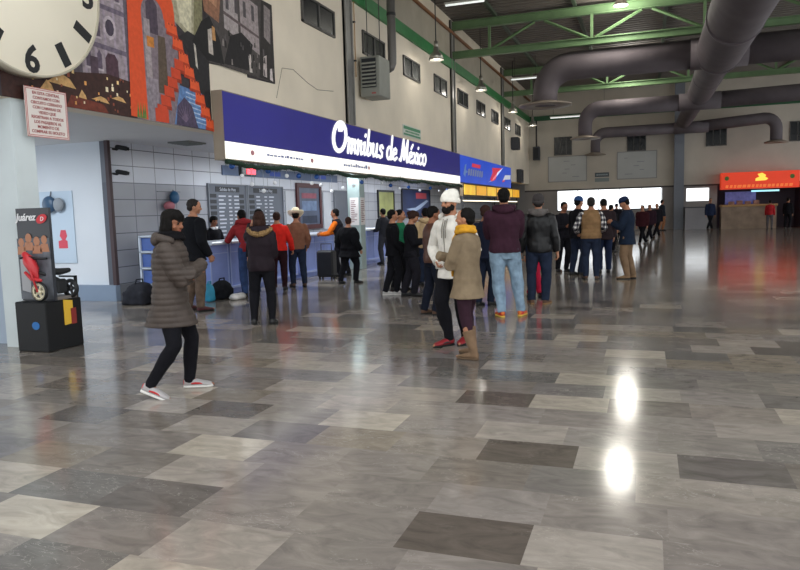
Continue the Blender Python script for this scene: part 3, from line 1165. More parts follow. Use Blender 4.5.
person('distant person in dark coat in front of the bright doorway', (-1.30, 25.1), (-1.06, 25.2), 30, 1.64, hair=dict(style='short', m=HAIRB), top=dict(m=BLK, inf=.03, hem=.44), legs=dict(m=BLK), shoes=SBLK)
person('distant person in dark red top before the bright doorway', (-.30, 30.0), (-.08, 30.1), 200, 1.60, w=1.2, hair=dict(style='short', m=HAIRB), top=dict(m=cloth('dark_red', '#3a1a20'), inf=.03, hem=.46), legs=dict(m=BLK),
       shoes=SBLK)
person('distant person in black beside the dark red top', (.30, 36.0), (.55, 36.1), 170, 1.66, w=1.15, hair=dict(style='short', m=HAIRB), top=dict(m=BLK2, inf=.03, hem=.46), legs=dict(m=BLK), shoes=SBLK)
person('distant person in tan trousers by the grey pillar', (.70, 45.0), (.92, 45.1), 60, 1.86, hair=dict(style='short', m=HAIRB), top=dict(m=cloth('slate', '#2b3038'), inf=.03, hem=.47), legs=dict(m=cloth('rust_tan', '#9a6a4a'), inf=.02),
       shoes=SBLK)
person('distant dark figure between the grey counter and the red kiosk', (3.36, 45.0), (3.58, 45.1), 170, 1.88, hair=dict(style='short', m=HAIRB), top=dict(m=NAVY, inf=.03, hem=.46), legs=dict(m=BLK), shoes=SBLK)
person('distant person in red shirt standing at the kiosk counter', (6.50, 45.1), (6.72, 45.0), 15, 1.66, hair=dict(style='short', m=HAIRB), top=dict(m=cloth('kiosk_red', '#a8262c'), inf=.026, hem=.48),
       legs=dict(m=cloth('grey_mid', '#5a5658')), shoes=SBLK)
person('distant dark-clothed person at the right end of the kiosk', (7.42, 45.2), (7.66, 45.1), 30, 1.76, hair=dict(style='short', m=HAIRB), top=dict(m=BLK, inf=.03, hem=.46), legs=dict(m=BLK), shoes=SBLK)
person('distant person in black cap before the bright doorway, behind the brown coat', (-1.62, 38.0), (-1.40, 38.1), 190, 1.70, w=1.15, hat=dict(kind='cap', m=BLK), hair=dict(style='short', m=HAIRB),
       top=dict(m=BLK2, inf=.04, hem=.44), legs=dict(m=BLK), shoes=SBLK)
person('distant person in plum jacket next to the dark red top', (-.02, 33.0), (.20, 33.1), 160, 1.62, w=1.2, hair=dict(style='short', m=HAIRB), top=dict(m=cloth('plum_jacket', '#2c1a24'), inf=.04, hem=.44),
       legs=dict(m=BLK), shoes=SBLK)


# ------------------------------------------------------------------ the hall itself
FARY = 47.0
LX = -7.4


def floor_material():
    m = bpy.data.materials.new('marble_slabs')
    m.use_nodes = True
    nt = m.node_tree
    b = nt.nodes['Principled BSDF']
    tc = nt.nodes.new('ShaderNodeTexCoord')
    at = nt.nodes.new('ShaderNodeAttribute')
    at.attribute_name = 'slab'
    a2 = nt.nodes.new('ShaderNodeAttribute')
    a2.attribute_name = 'slab_shift'
    ad = nt.nodes.new('ShaderNodeVectorMath')
    ad.operation = 'MULTIPLY_ADD'
    ad.inputs[1].default_value = (40, 40, 40)
    nt.links.new(a2.outputs['Vector'], ad.inputs[0])
    nt.links.new(tc.outputs['Object'], ad.inputs[2])
    mp = nt.nodes.new('ShaderNodeMapping')
    mp.inputs['Scale'].default_value = (1.6, 3.4, 1)
    nt.links.new(ad.outputs[0], mp.inputs['Vector'])
    n = nt.nodes.new('ShaderNodeTexNoise')
    n.inputs['Scale'].default_value = 2.2
    n.inputs['Detail'].default_value = 8
    n.inputs['Roughness'].default_value = .62
    n.inputs['Distortion'].default_value = 1.2
    nt.links.new(mp.outputs[0], n.inputs['Vector'])
    r = nt.nodes.new('ShaderNodeMapRange')
    r.inputs['From Min'].default_value = .28
    r.inputs['From Max'].default_value = .72
    r.inputs['To Min'].default_value = .72
    r.inputs['To Max'].default_value = 1.28
    nt.links.new(n.outputs['Fac'], r.inputs['Value'])
    # pale veins
    n3 = nt.nodes.new('ShaderNodeTexNoise')
    n3.inputs['Scale'].default_value = 3.0
    n3.inputs['Detail'].default_value = 5
    n3.inputs['Distortion'].default_value = 2.0
    nt.links.new(mp.outputs[0], n3.inputs['Vector'])
    s = nt.nodes.new('ShaderNodeMath')
    s.operation = 'SUBTRACT'
    s.inputs[1].default_value = .5
    nt.links.new(n3.outputs['Fac'], s.inputs[0])
    ab = nt.nodes.new('ShaderNodeMath')
    ab.operation = 'ABSOLUTE'
    nt.links.new(s.outputs[0], ab.inputs[0])
    vr = nt.nodes.new('ShaderNodeMapRange')
    vr.inputs['From Min'].default_value = 0
    vr.inputs['From Max'].default_value = .012
    vr.inputs['To Min'].default_value = .5
    vr.inputs['To Max'].default_value = 0
    nt.links.new(ab.outputs[0], vr.inputs['Value'])
    n4 = nt.nodes.new('ShaderNodeTexNoise')
    n4.inputs['Scale'].default_value = .9
    nt.links.new(mp.outputs[0], n4.inputs['Vector'])
    gt = nt.nodes.new('ShaderNodeMapRange')
    gt.inputs['From Min'].default_value = .5
    gt.inputs['From Max'].default_value = .62
    nt.links.new(n4.outputs['Fac'], gt.inputs['Value'])
    vm = nt.nodes.new('ShaderNodeMath')
    vm.operation = 'MULTIPLY'
    nt.links.new(vr.outputs[0], vm.inputs[0])
    nt.links.new(gt.outputs[0], vm.inputs[1])
    mx = nt.nodes.new('ShaderNodeMix')
    mx.data_type = 'RGBA'
    mx.blend_type = 'MULTIPLY'
    mx.inputs[0].default_value = 1
    nt.links.new(at.outputs['Color'], mx.inputs[6])
    nt.links.new(r.outputs[0], mx.inputs[7])
    m2 = nt.nodes.new('ShaderNodeMix')
    m2.data_type = 'RGBA'
    nt.links.new(vm.outputs[0], m2.inputs[0])
    nt.links.new(mx.outputs[2], m2.inputs[6])
    m2.inputs[7].default_value = hexc('#b9b2aa')
    nt.links.new(m2.outputs[2], b.inputs['Base Color'])
    rr = nt.nodes.new('ShaderNodeMapRange')
    rr.inputs['To Min'].default_value = FLOOR_R[0]
    rr.inputs['To Max'].default_value = FLOOR_R[1]
    n5 = nt.nodes.new('ShaderNodeTexNoise')
    n5.inputs['Scale'].default_value = 1.1
    n5.inputs['Detail'].default_value = 6
    nt.links.new(tc.outputs['Object'], n5.inputs['Vector'])
    nt.links.new(n5.outputs['Fac'], rr.inputs['Value'])
    nt.links.new(rr.outputs[0], b.inputs['Roughness'])
    b.inputs['Specular IOR Level'].default_value = .5
    return m


FLOOR_R = (.09, .17)


def build_floor():
    rnd = random.Random(11)
    TW, TH = .61, .42
    known = [(-.80, 3.19, 'd'), (-.2, 3.19, 'l'), (-2.7, 3.2, 'md'), (-2.83, 3.63, 'l'), (-3.0, 4.07, 'w'), (-.7, 4.45, 'd'), (-2.07, 4.88, 'w'), (-.85, 4.88, 'l'),
             (-.12, 7.80, 'w'), (-3.05, 2.80, 'w'), (.5, 4.45, 'md'), (-3.6, 4.07, 'm'), (-2.4, 4.07, 'm'), (-1.5, 4.07, 'm'), (-2.2, 3.63, 'm'), (-1.4, 3.63, 'm'), (-2.1, 3.2, 'm'),
             (-1.5, 3.2, 'm'), (-3.4, 4.45, 'l'), (.1, 4.45, 'l'), (-.2, 3.63, 'm'), (.5, 3.63, 'm'), (.4, 3.2, 'm'), (-1.4, 2.8, 'm'), (-.6, 2.8, 'm'), (-2.3, 2.8, 'm'), (-.2, 5.3, 'm'),
             (-1.1, 5.7, 'd'), (-3.9, 4.88, 'l'), (-4.4, 5.3, 'w'), (-.3, 6.1, 'l'), (.9, 5.3, 'l'), (1.3, 4.88, 'l'), (1.7, 6.1, 'd'), (-1.3, 6.95, 'l')]
    cols = {'d': '#5f554c', 'md': '#686059', 'm': '#7f756c', 'l': '#968b7f', 'w': '#aa9e8d'}
    ph = {0: -.53, 1: -.5, 2: -.66, 3: -.42, 4: -.53, 11: .19, -1: -.45}
    pal = ['#7f766e', '#787068', '#867b70', '#746c66', '#8a8076', '#7c7268', '#6c665f', '#82796f', '#776d63', '#91867a', '#998d80', '#635b54', '#887e75', '#7b746e', '#847869', '#a19585']
    vs, fs, cl, sh = [], [], [], []
    y0, x0, x1 = 3.0, -16.0, 15.0
    k0, k1 = int((-7 - y0) / TH), int((FARY + 4 - y0) / TH) + 1
    for k in range(k0, k1):
        p = ph.get(k, rnd.random() * TW)
        p -= math.ceil((p - x0) / TW) * TW
        x = p
        while x < x1:
            ya, yb = y0 + k * TH, y0 + (k + 1) * TH
            o = len(vs)
            vs += [(x, ya, 0), (x + TW, ya, 0), (x + TW, yb, 0), (x, yb, 0)]
            fs.append((o, o + 1, o + 2, o + 3))
            c = rnd.choice(pal)
            for kx, ky, kc in known:
                if x <= kx < x + TW and ya <= ky < yb:
                    c = cols[kc]
            j = rnd.uniform(.93, 1.07)
            c = [min(1, q * j * FLOOR_K * t_) for q, t_ in zip(hexc(c)[:3], (.96, 1.0, 1.06))]
            cl.append(tuple(c) + (1,))
            sh.append((rnd.random(), rnd.random(), rnd.random()))
            x += TW
    me = bpy.data.meshes.new('floor')
    me.from_pydata(vs, [], fs)
    a = me.attributes.new('slab', 'FLOAT_COLOR', 'CORNER')
    b = me.attributes.new('slab_shift', 'FLOAT_VECTOR', 'FACE')
    for i in range(len(fs)):
        for j in range(4):
            a.data[i * 4 + j].color = cl[i]
        b.data[i].vector = sh[i]
    me.materials.append(floor_material())
    o = bpy.data.objects.new('floor', me)
    COL.objects.link(o)
    return struct(o)


FLOOR_K = 1.0
build_floor()

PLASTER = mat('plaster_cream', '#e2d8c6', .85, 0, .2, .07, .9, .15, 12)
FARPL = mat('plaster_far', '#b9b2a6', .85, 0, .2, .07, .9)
GREEN = mat('paint_green', '#2f7d45', .5, 0, .4, .1, 3)
TRUSS = mat('paint_truss_green', '#64805a', .5, 0, .4, .14, 2)
STEEL = mat('steel_grey', '#83827f', .45, .3, .4, .1, 3)
DARKST = mat('dark_steel', '#3b3b3d', .5, .3, .4)
GLASSD = mat('window_dark_glass', '#14181c', .25, 0, .35, .2, 1.5)
FRAMEM = mat('window_frame_dark', '#4b4a48', .5)
FRAMEL = mat('window_frame_light', '#8d8a84', .5)

mb = MB()
mb.box(LX - .3, LX, -6, FARY + .3, 3.13, 9.1)
struct(mb.build('wall_left', PLASTER))
# panelled band above the green stripe
mb = MB()
mb.box(LX, LX + .02, -6, FARY, 7.52, 8.62)
struct(mb.build('trim_1', mat('panel_grey', '#aca596', .8, 0, .2, .08, 1.2)))
mb = MB()
mb.box(LX, LX + .09, -6, FARY, 7.14, 7.5)
struct(mb.build('trim_2', GREEN))
mb = MB()
mb.tube([(LX + .08, -6, 8.55), (LX + .08, FARY, 8.55)], .06, 10)
struct(mb.build('trim_3', mat('rust_orange_pipe', '#8a5a35', .6)))
# steel pilasters
for i, (ya, yb) in enumerate(((17.02, 17.46), (27.45, 27.92), (37.6, 38.1))):
    mb = MB()
    mb.box(LX, LX + .10, ya, ya + .05, 3.9, 9.0)
    mb.box(LX, LX + .10, yb - .05, yb, 3.9, 9.0)
    mb.box(LX, LX + .06, ya, yb, 3.9, 9.0)
    struct(mb.build('trim_%d' % (4 + i), STEEL))
# hairline crack in the plaster
mb = MB()
mb.tube([(LX + .002, 13.4, 4.05), (LX + .002, 13.7, 4.72), (LX + .002, 14.2, 4.78), (LX + .002, 14.9, 4.60), (LX + .002, 15.4, 4.52), (LX + .002, 16.3, 4.62)], .008, 6)
struct(mb.build('trim_7', mat('crack', '#8f887b', .9)))

# high windows of the left wall
wy = [(14.70, 16.46), (18.30, 20.02), (21.72, 23.42), (25.15, 26.85), (28.55, 30.24), (31.95, 33.66), (35.2, 36.84), (38.55, 40.25), (41.9, 43.6)]
for i, (ya, yb) in enumerate(wy):
    mb = MB()
    x0, x1 = LX - .02, LX + .05
    z0, z1 = 5.93, 6.56
    mb.box(x0, x1, ya, yb, z0, z0 + .045)
    mb.box(x0, x1, ya, yb, z1 - .045, z1)
    for y in (ya, (ya + yb) / 2 - .025, yb - .05):
        mb.box(x0, x1, y, y + .05, z0, z1)
    f = mb.build('window_%d' % (i + 1), FRAMEM)
    struct(f)
    m2 = MB()
    m2.box(LX + .002, LX + .02, ya + .05, (ya + yb) / 2 - .025, z0 + .045, z1 - .045)
    m2.box(LX + .002, LX + .02, (ya + yb) / 2 + .025, yb - .05, z0 + .045, z1 - .045)
    struct(m2.build('pane', GLASSD, f))

# recess under the fascia: soffit, tiled back wall, white end wall
mb = MB()
mb.box(-16, LX - .3, -6, 11.3, 3.13, 3.3)
mb.box(-10.2, LX - .3, 11.3, FARY, 3.13, 3.3)
struct(mb.build('trim_8', mat('soffit_white', '#d6d6d6', .8, 0, .2, .04, .8)))
TILEU = grid_mat('tile_pale', '#c9cdd6', '#686c74', .673, .335, (1, 2), .018, off=(11.15, 2.33))
TILEL = grid_mat('tile_grey', '#9b9ea6', '#5c5f67', .673, .335, (1, 2), .018, off=(11.15, 2.33))
mb = MB()
mb.box(-10.1, -9.9, 11.15, FARY, 2.33, 3.13, 0)
mb.box(-10.1, -9.9, 11.15, FARY, 0.0, 2.33, 1)
struct(mb.build('wall_back', [TILEU, TILEL]))
mb = MB()
mb.box(-16, -10.1, 11.15, 11.35, 0, 3.13)
struct(mb.build('wall_end', mat('wall_bluewhite', '#d6dade', .6, 0, .3, .05, .6)))
mb = MB()
mb.box(-9.94, -9.86, 11.09, 11.17, .31, 3.13)
struct(mb.build('trim_9', mat('post_maroon', '#4a3a3c', .6)))
mb = MB()
mb.box(-10.85, -9.84, 11.03, 11.16, 0, .31)
struct(mb.build('baseboard_end', mat('base_bluegrey', '#8695a8', .5, 0, .3, .06, 2)))
mb = MB()
mb.box(-9.91, -9.83, 11.16, FARY, 0, .31)
struct(mb.build('baseboard_back', mat('base_grey', '#7d7f84', .5, 0, .3, .06, 2)))
mb = MB()
mb.box(-16, -7.8, 6.92, 7.02, 0, 3.13)
mb2 = struct(mb.build('wall_partition', mat('partition_blue', '#a9b8c9', .6, 0, .3, .06, .7)))
mb = MB()
mb.box(-7.82, -7.42, 6.74, 7.06, 0, 3.13)
struct(mb.build('trim_10', mat('column_pale', '#cdd6d8', .6, 0, .3, .07, 1.5)))
# ceiling vent in the soffit
mb = MB()
mb.box(-9.15, -8.65, 12.0, 12.6, 3.10, 3.13)
for k in range(6):
    mb.box(-9.10, -8.70, 12.06 + k * .09, 12.10 + k * .09, 3.085, 3.10)
o = mb.build('ceiling_vent', mat('vent_grey', '#7d7f7a', .6), loc=(-8.9, 12.3, 3.10))
tag(o, 'square grey vent grille in the white soffit above the ticket hall', 'vent')

# roof deck of ribbed sheet
mb = MB()
n = 0
ys = []
y = 6.5
rib = .125
vs, fs = [], []
prof2 = []
while y < FARY + .3:
    prof2 += [(y, 9.10), (y + .15, 9.10), (y + .18, 9.16), (y + .33, 9.16)]
    y += .36
for x in (-7.8, 15.0):
    for (yy, zz) in prof2:
        vs.append((x, yy, zz))
m_ = len(prof2)
for i in range(m_ - 1):
    fs.append((i, i + 1, m_ + i + 1, m_ + i))
mb.add(vs, fs)
mb.box(-7.8, 15.0, 6.5, FARY + .3, 9.22, 9.3)
struct(mb.build('ceiling', mat('roof_deck', '#76706a', .7, .1, .3, .15, .6)))
for k, x in enumerate((-5.6, -2.6, .6, 3.9, 7.2, 10.5)):
    mb = MB()
    mb.box(x - .06, x + .06, -6, FARY, 8.96, 9.10)
    struct(mb.build('trim_%d' % (20 + k), mat('purlin', '#3d4a3c', .6)))

# far wall with its row of openings
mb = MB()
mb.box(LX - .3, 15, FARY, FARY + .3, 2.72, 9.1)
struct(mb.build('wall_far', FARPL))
mb = MB()
mb.box(LX - .3, 15, FARY + .02, FARY + .3, 2.62, 2.72)
struct(mb.build('trim_11', mat('lintel_dark', '#4a4643', .7)))
LOWF = mat('far_lower', '#8a8683', .7, 0, .3, .1, 1)
mb = MB()
mb.box(-10.2, -5.6, FARY, FARY + .3, 0, 2.62)
mb.box(-10.2, LX - .3, FARY, FARY + .3, 2.62, 3.2)
mb.box(-5.6, .85, FARY, FARY + .3, 0, 1.30)
mb.box(.85, 2.25, FARY, FARY + .3, 0, 2.62)
mb.box(2.25, 3.55, FARY, FARY + .3, 0, 1.72)
mb.box(3.55, 4.0, FARY, FARY + .3, 0, 2.62)
mb.box(8.6, 15, FARY, FARY + .3, 0, 2.62)
mb.box(2.25, 3.55, FARY, FARY + .3, 2.5, 2.62)
struct(mb.build('wall_far.001', LOWF))
# glazing bars of the bright shopfront
mb = MB()
for x in (-5.6, -4.3, -3.0, -1.7, -.4, .80):
    mb.box(x, x + .035, FARY + .05, FARY + .12, 1.30, 2.62)
mb.box(-5.6, .86, FARY + .05, FARY + .12, 1.30, 1.36)
w = mb.build('window_10', DARKST)
struct(w)
# recess behind the kiosk
mb = MB()
mb.box(4.0, 8.6, FARY + 2.4, FARY + 2.6, 0, 2.72)
mb.box(3.9, 4.0, FARY + .3, FARY + 2.6, 0, 2.72)
mb.box(8.6, 8.7, FARY + .3, FARY + 2.6, 0, 2.72)
mb.box(3.9, 8.7, FARY + .3, FARY + 2.6, 2.72, 2.8)
struct(mb.build('wall_far.002', mat('kiosk_back', '#4c4650', .7)))
# pillar on the far wall
mb = MB()
mb.box(1.52, 2.08, FARY - .5, FARY, 0, 8.9)
struct(mb.build('trim_12', mat('pillar_grey', '#757a83', .6, 0, .3, .06, 1)))
mb = MB()
mb.box(LX, 15, FARY - .10, FARY, 7.2, 7.5)
struct(mb.build('trim_13', mat('paint_green_dark', '#28593a', .5)))
for i, (xa, xb, za, zb) in enumerate(((-5.77, -4.63, 4.92, 6.09), (-1.25, -.12, 4.94, 6.09), (3.31, 4.47, 4.99, 6.22), (7.82, 9.0, 5.02, 6.18))):
    mb = MB()
    y0, y1 = FARY - .05, FARY + .02
    mb.box(xa, xb, y0, y1, za, za + .06)
    mb.box(xa, xb, y0, y1, zb - .06, zb)
    for x in (xa, xa + (xb - xa) * .33, xa + (xb - xa) * .66, xb - .05):
        mb.box(x, x + .05, y0, y1, za, zb)
    f = mb.build('window_%d' % (11 + i), FRAMEM)
    struct(f)
    m2 = MB()
    m2.box(xa + .04, xb - .04, FARY - .03, FARY - .01, za + .05, zb - .05)
    struct(m2.build('pane', GLASSD, f))

# the other two sides: door bays under a deep header
mb = MB()
mb.box(14.7, 15.0, -6, FARY, 6.6, 9.1)
for y in (-6, 2, 10, 18, 26, 34, 42, 46.3):
    mb.box(14.7, 15.0, y, y + .5, 0, 6.6)
struct(mb.build('wall_right', PLASTER))
mb = MB()
mb.box(-16, 15, -6.3, -6, 6.6, 9.1)
for x in (-16, -10, -4, 2, 8, 14.3):
    mb.box(x, x + .5, -6.3, -6, 0, 6.6)
struct(mb.build('wall_front', PLASTER))

# roof trusses
for i, Y in enumerate((27.7, 38.2)):
    t = thing('roof_truss', ['green steel roof truss nearest the camera, passing above the wide first duct',
                             'green steel roof truss deeper in the hall, seen below the first cross duct'][i], 'truss', (LX, Y, 7.6), 'green roof trusses')
    mb = MB()
    mb.box(LX + .02, 14.7, Y - .11, Y + .11, 7.55, 7.58)
    mb.box(LX + .02, 14.7, Y - .02, Y + .02, 7.58, 7.78)
    mb.box(LX + .02, 14.7, Y - .11, Y + .11, 7.78, 7.81)
    mb.build('bottom_chord', TRUSS, t)
    mb = MB()
    mb.box(LX + .02, 14.7, Y - .11, Y + .11, 8.64, 8.67)
    mb.box(LX + .02, 14.7, Y - .02, Y + .02, 8.67, 8.92)
    mb.box(LX + .02, 14.7, Y - .11, Y + .11, 8.92, 8.95)
    mb.build('top_chord', TRUSS, t)
    x = -5.85
    k = 0
    bots = [-5.85, -2.0, 1.85, 5.7, 9.5, 13.3]
    for q in bots:
        mb = MB()
        mb.box(q - .05, q + .05, Y - .05, Y + .05, 7.81, 8.64)
        mb.build('post', TRUSS, t)
        for s in (-1, 1):
            mb = MB()
            a = V((q + s * .12, Y, 7.81))
            b = V((q + s * 1.75, Y, 8.62))
            if b.x > 14.6 or b.x < LX + .1:
                continue
            mb.tube([a, b], .055, 4, smooth=False)
            mb.build('diagonal', TRUSS, t)


# ------------------------------------------------------------------ ducts
DUCT = mat('duct_cloth_grey', '#635c60', .7, .1, .3, .12, 1.5, .2, 4)
DRIM = mat('duct_rim', '#8f8478', .5, .3, .4)
t = thing('ventilation_duct', 'huge grey ventilation duct running down the hall below the roof', 'duct', (2.38, 20, 6.95))
mb = MB()
mb.tube([(2.38, 8, 6.95), (2.38, 18, 6.95), (2.38, 27.4, 6.95), (2.38, 28.6, 6.95)], [.80, .80, .78, .76], 28)
mb.build('wide_section', DUCT, t)
mb = MB()
mb.tube([(2.38, 28.6, 6.95), (2.37, 29.4, 6.93), (2.36, 36.8, 6.90), (2.35, 38.4, 6.88)], [.76, .60, .56, .55], 24)
mb.build('middle_section', DUCT, t)
mb = MB()
mb.tube([(2.35, 38.4, 6.88), (2.25, 39.3, 6.78), (2.05, 43, 6.45), (1.92, 45.6, 6.30)], [.55, .46, .42, .38], 20, round_ends=True)
mb.build('narrow_section', DUCT, t)
for y, r in ((18.0, .82), (23.0, .815), (28.0, .79), (33.0, .60), (38.2, .58)):
    mb = MB()
    mb.tube([(2.37, y - .08, 6.93), (2.37, y + .08, 6.93)], r, 28)
    mb.build('band', mat('duct_band', '#676065', .6, .2), t)


def branch(Y, z, r, xl, zdrop, xr, zr, label, right_drop=None):
    t = thing('ventilation_duct', label, 'duct', (xl, Y, z), 'cross ducts under the roof')
    mb = MB()
    R = r * 1.9
    pts = [(xl, Y, zdrop)]
    pts.append((xl, Y, z - R))
    for k in range(1, 7):
        a = PI / 2 * k / 6
        pts.append((xl + R * (1 - math.cos(a)), Y, z - R + R * math.sin(a)))
    pts.append((2.36, Y, z))
    mb.tube(pts, [r * .9] * 2 + [r * .92, r * .94, r * .96, r, r, r] + [r], 24, ref=(0, 1, 0))
    mb.build('left_arm', DUCT, t)
    mb = MB()
    pts = [(2.36, Y, z)]
    if right_drop:
        pts.append((xr - R, Y, zr))
        for k in range(1, 7):
            a = PI / 2 * k / 6
            pts.append((xr - R + R * math.sin(a), Y, zr - R + R * math.cos(a)))
        pts.append((xr, Y, right_drop))
    else:
        pts.append((xr, Y, zr))
    mb.tube(pts, r, 24, ref=(0, 1, 0))
    mb.build('right_arm', DUCT, t)
    for x, zz in [(xl, zdrop)] + ([(xr, right_drop)] if right_drop else []):
        mb = MB()
        mb.lathe([(r * .9, .14), (r * .95, .12), (r * 1.95, .02), (r * 1.95, -.03), (r * .8, -.03), (r * .75, .10)], (x, Y, zz), 32)
        mb.build('diffuser_ring', DRIM, t)
    mb = MB()
    mb.tube([(2.36 - .95, Y, z), (2.36 + .95, Y, z)], r * 1.08, 24)
    mb.build('joint_collar', DUCT, t)
    return t


branch(28.25, 6.96, .52, -3.80, 5.55, 13.0, 6.96, 'nearest and widest cross duct, its left arm turning down to a flanged outlet')
branch(38.0, 6.55, .39, -3.08, 5.08, 13.0, 6.75, 'middle cross duct, thinner, ending left in a flanged outlet before a dark window')
branch(45.2, 6.02, .32, -3.05, 4.72, 6.85, 6.28, 'farthest thin cross duct, turning down at both ends close to far wall', right_drop=4.9)

# ------------------------------------------------------------------ lamps
LAMP = mat('lamp_metal', '#a8a59c', .3, .7, .5)
LAMPW = mat('lamp_glow', '#fff4dc', .5, emit='#fff3d8', estr=1.2)
ly = [22.8, 29.4, 36.8, 43.4]
where = ['hanging by the left wall, nearest of the four before the first truss', 'second bell lamp along the left wall, just past the first truss end',
         'third bell lamp along the left wall, small against the green stripe', 'farthest bell lamp of the left wall, by the hall corner']
proto = None
for i, y in enumerate(ly):
    if proto is None:
        proto = thing('pendant_lamp', where[0].replace('hanging', 'bell lamp hanging'), 'lamp', (-6.6, y, 6.5), 'bell lamps along the left wall')
        mb = MB()
        mb.lathe([(.05, .42), (.09, .40), (.10, .28), (.20, .18), (.25, 0), (.235, 0), (.19, .16), (.08, .26)], (-6.6, y, 6.52), 24)
        mb.build('shade', LAMP, proto)
        mb = MB()
        mb.ball((-6.6, y, 6.62), (.075, .075, .10))
        mb.build('bulb', LAMPW, proto)
        mb = MB()
        mb.cyl((-6.6, y, 6.92), (-6.6, y, 9.1), .018)
        mb.build('rod', DARKST, proto)
        mb = MB()
        mb.cyl((-6.6, y, 6.90), (-6.6, y, 7.12), .07)
        mb.build('ballast', LAMP, proto)
    else:
        dup(proto, (-6.6, y, 6.5), where[i])
# fluorescent tubes
for i, (xa, xb, y, z, lab) in enumerate(((-6.6, -5.2, 24.0, 8.55, 'white fluorescent batten high under the roof, near top of left wall'), (-6.55, -5.1, 36.0, 8.02, 'white fluorescent batten hung left of the first flanged outlet'),
                                         (-5.7, -2.3, 44.5, 7.03, 'long white fluorescent batten against the far green stripe'))):
    t = thing('fluorescent_light', lab, 'light', ((xa + xb) / 2, y, z), 'fluorescent battens under the roof')
    mb = MB()
    mb.box(xa, xb, y - .09, y + .09, z + .03, z + .09)
    mb.build('housing', mat('batten_white', '#c9c8c2', .5), t)
    mb = MB()
    mb.tube([(xa + .03, y, z), (xb - .03, y, z)], .03, 10)
    mb.build('tube', mat('tube_glow', '#f4f7f4', .5, emit='#eef4f2', estr=.4), t)
    for x in (xa + .2, xb - .2):
        mb = MB()
        mb.cyl((x, y, z + .09), (x, y, 9.1), .008, n=6)
        mb.build('hanger', DARKST, t)
# high bay row over the middle of the hall
hb = None
for i, y in enumerate((26.9, 13.0, 37.3)):
    if hb is None:
        hb = thing('high_bay_lamp', 'round high bay lamp lighting the near truss, above the hall floor streak', 'lamp', (-.95, y, 8.6), 'high bay lamps over the hall')
        mb = MB()
        mb.lathe([(.08, .34), (.12, .30), (.16, .18), (.27, .02), (.26, .0), (.14, .16)], (-.95, y, 8.62), 24)
        mb.build('shade', LAMP, hb)
        mb = MB()
        mb.lathe([(.0, -.01), (.24, -.01), (.24, .01), (.0, .01)], (-.95, y, 8.63), 24)
        mb.build('lens', mat('bay_glow', '#fff8ea', .5, emit='#fff6e6', estr=3.0), hb)
        mb = MB()
        mb.cyl((-.95, y, 8.93), (-.95, y, 9.1), .02)
        mb.build('rod', DARKST, hb)
    else:
        dup(hb, (-.95, y, 8.6), 'round high bay lamp hidden above the cross ducts' if i == 2 else 'round high bay lamp above the open floor')

# ------------------------------------------------------------------ clock
t = thing('wall_clock', 'giant round cream wall clock with black numerals, cut by the frame corner', 'clock', (LX, 6.92, 4.64))
CW = mat('clock_face', '#f4ecd8', .55, 0, .3, .03, 1)
CB = mat('clock_black', '#17191c', .5)
mb = MB()
CK = .966
mb.lathe([(0, .05), (1.20, .05), (1.225, .03), (1.225, -.12), (0, -.12)], (LX + .14, 6.92, 4.64), 72, axis='X')
mb.build('dial', CW, t)
mb = MB()
mb.lathe([(1.215, .055), (1.24, .055), (1.24, -.13), (1.215, -.13), (1.215, .055)], (LX + .14, 6.92, 4.64), 72, axis='X')
mb.build('rim', mat('clock_rim', '#c9c2b0', .5), t)
for hnum in range(1, 13):
    a = rad(30 * hnum)
    cy, cz = 6.92 + 1.02 * math.sin(a), 4.64 + 1.02 * math.cos(a)
    mb = MB()
    if hnum in (12, 3, 6, 9):
        mb = put_text(mb, str(hnum), .46, lambda u, v, d, cy=cy, cz=cz: (LX + .195 + d, cy + u, cz - .165 + v), align='CENTER', offset=.012, extrude=.004)
        mb.build('numeral', CB, t)
    else:
        uy, uz = math.sin(a), math.cos(a)
        mb.prism([(-.065, -.15), (.065, -.15), (.065, .15), (-.065, .15)], lambda u, v, d: (LX + .19 + d, cy + v * uy + u * uz, cz + v * uz - u * uy), 0, .008)
        mb.build('hour_mark', CB, t)
for a, l, wd in ((rad(-55), .62, .05), (rad(48), .92, .035)):
    uy, uz = math.sin(a), math.cos(a)
    mb = MB()
    mb.prism([(-wd, -.14), (wd, -.14), (wd * .5, l), (-wd * .5, l)], lambda u, v, d: (LX + .205 + d, 6.92 + v * uy + u * uz, 4.64 + v * uz - u * uy), 0, .008)
    mb.build('hand', CB, t)

# ------------------------------------------------------------------ printed mural on the fascia
MU = []
MUF = []


def ink(col):
    m = mat('print_' + col.strip('#'), col, .55, 0, .3, .08 if col in ('#d8522a', '#e05a30', '#c9472a') else .28, 16)
    if m not in MU:
        MU.append(m)
    return MU.index(m)


mb = MB()
lay = [0]


def P(col, poly):
    lay[0] += 1
    mb.add([(LX + .012 + lay[0] * .00007, y, z) for y, z in poly], [tuple(range(len(poly)))], ink(col))


rm = random.Random(4)
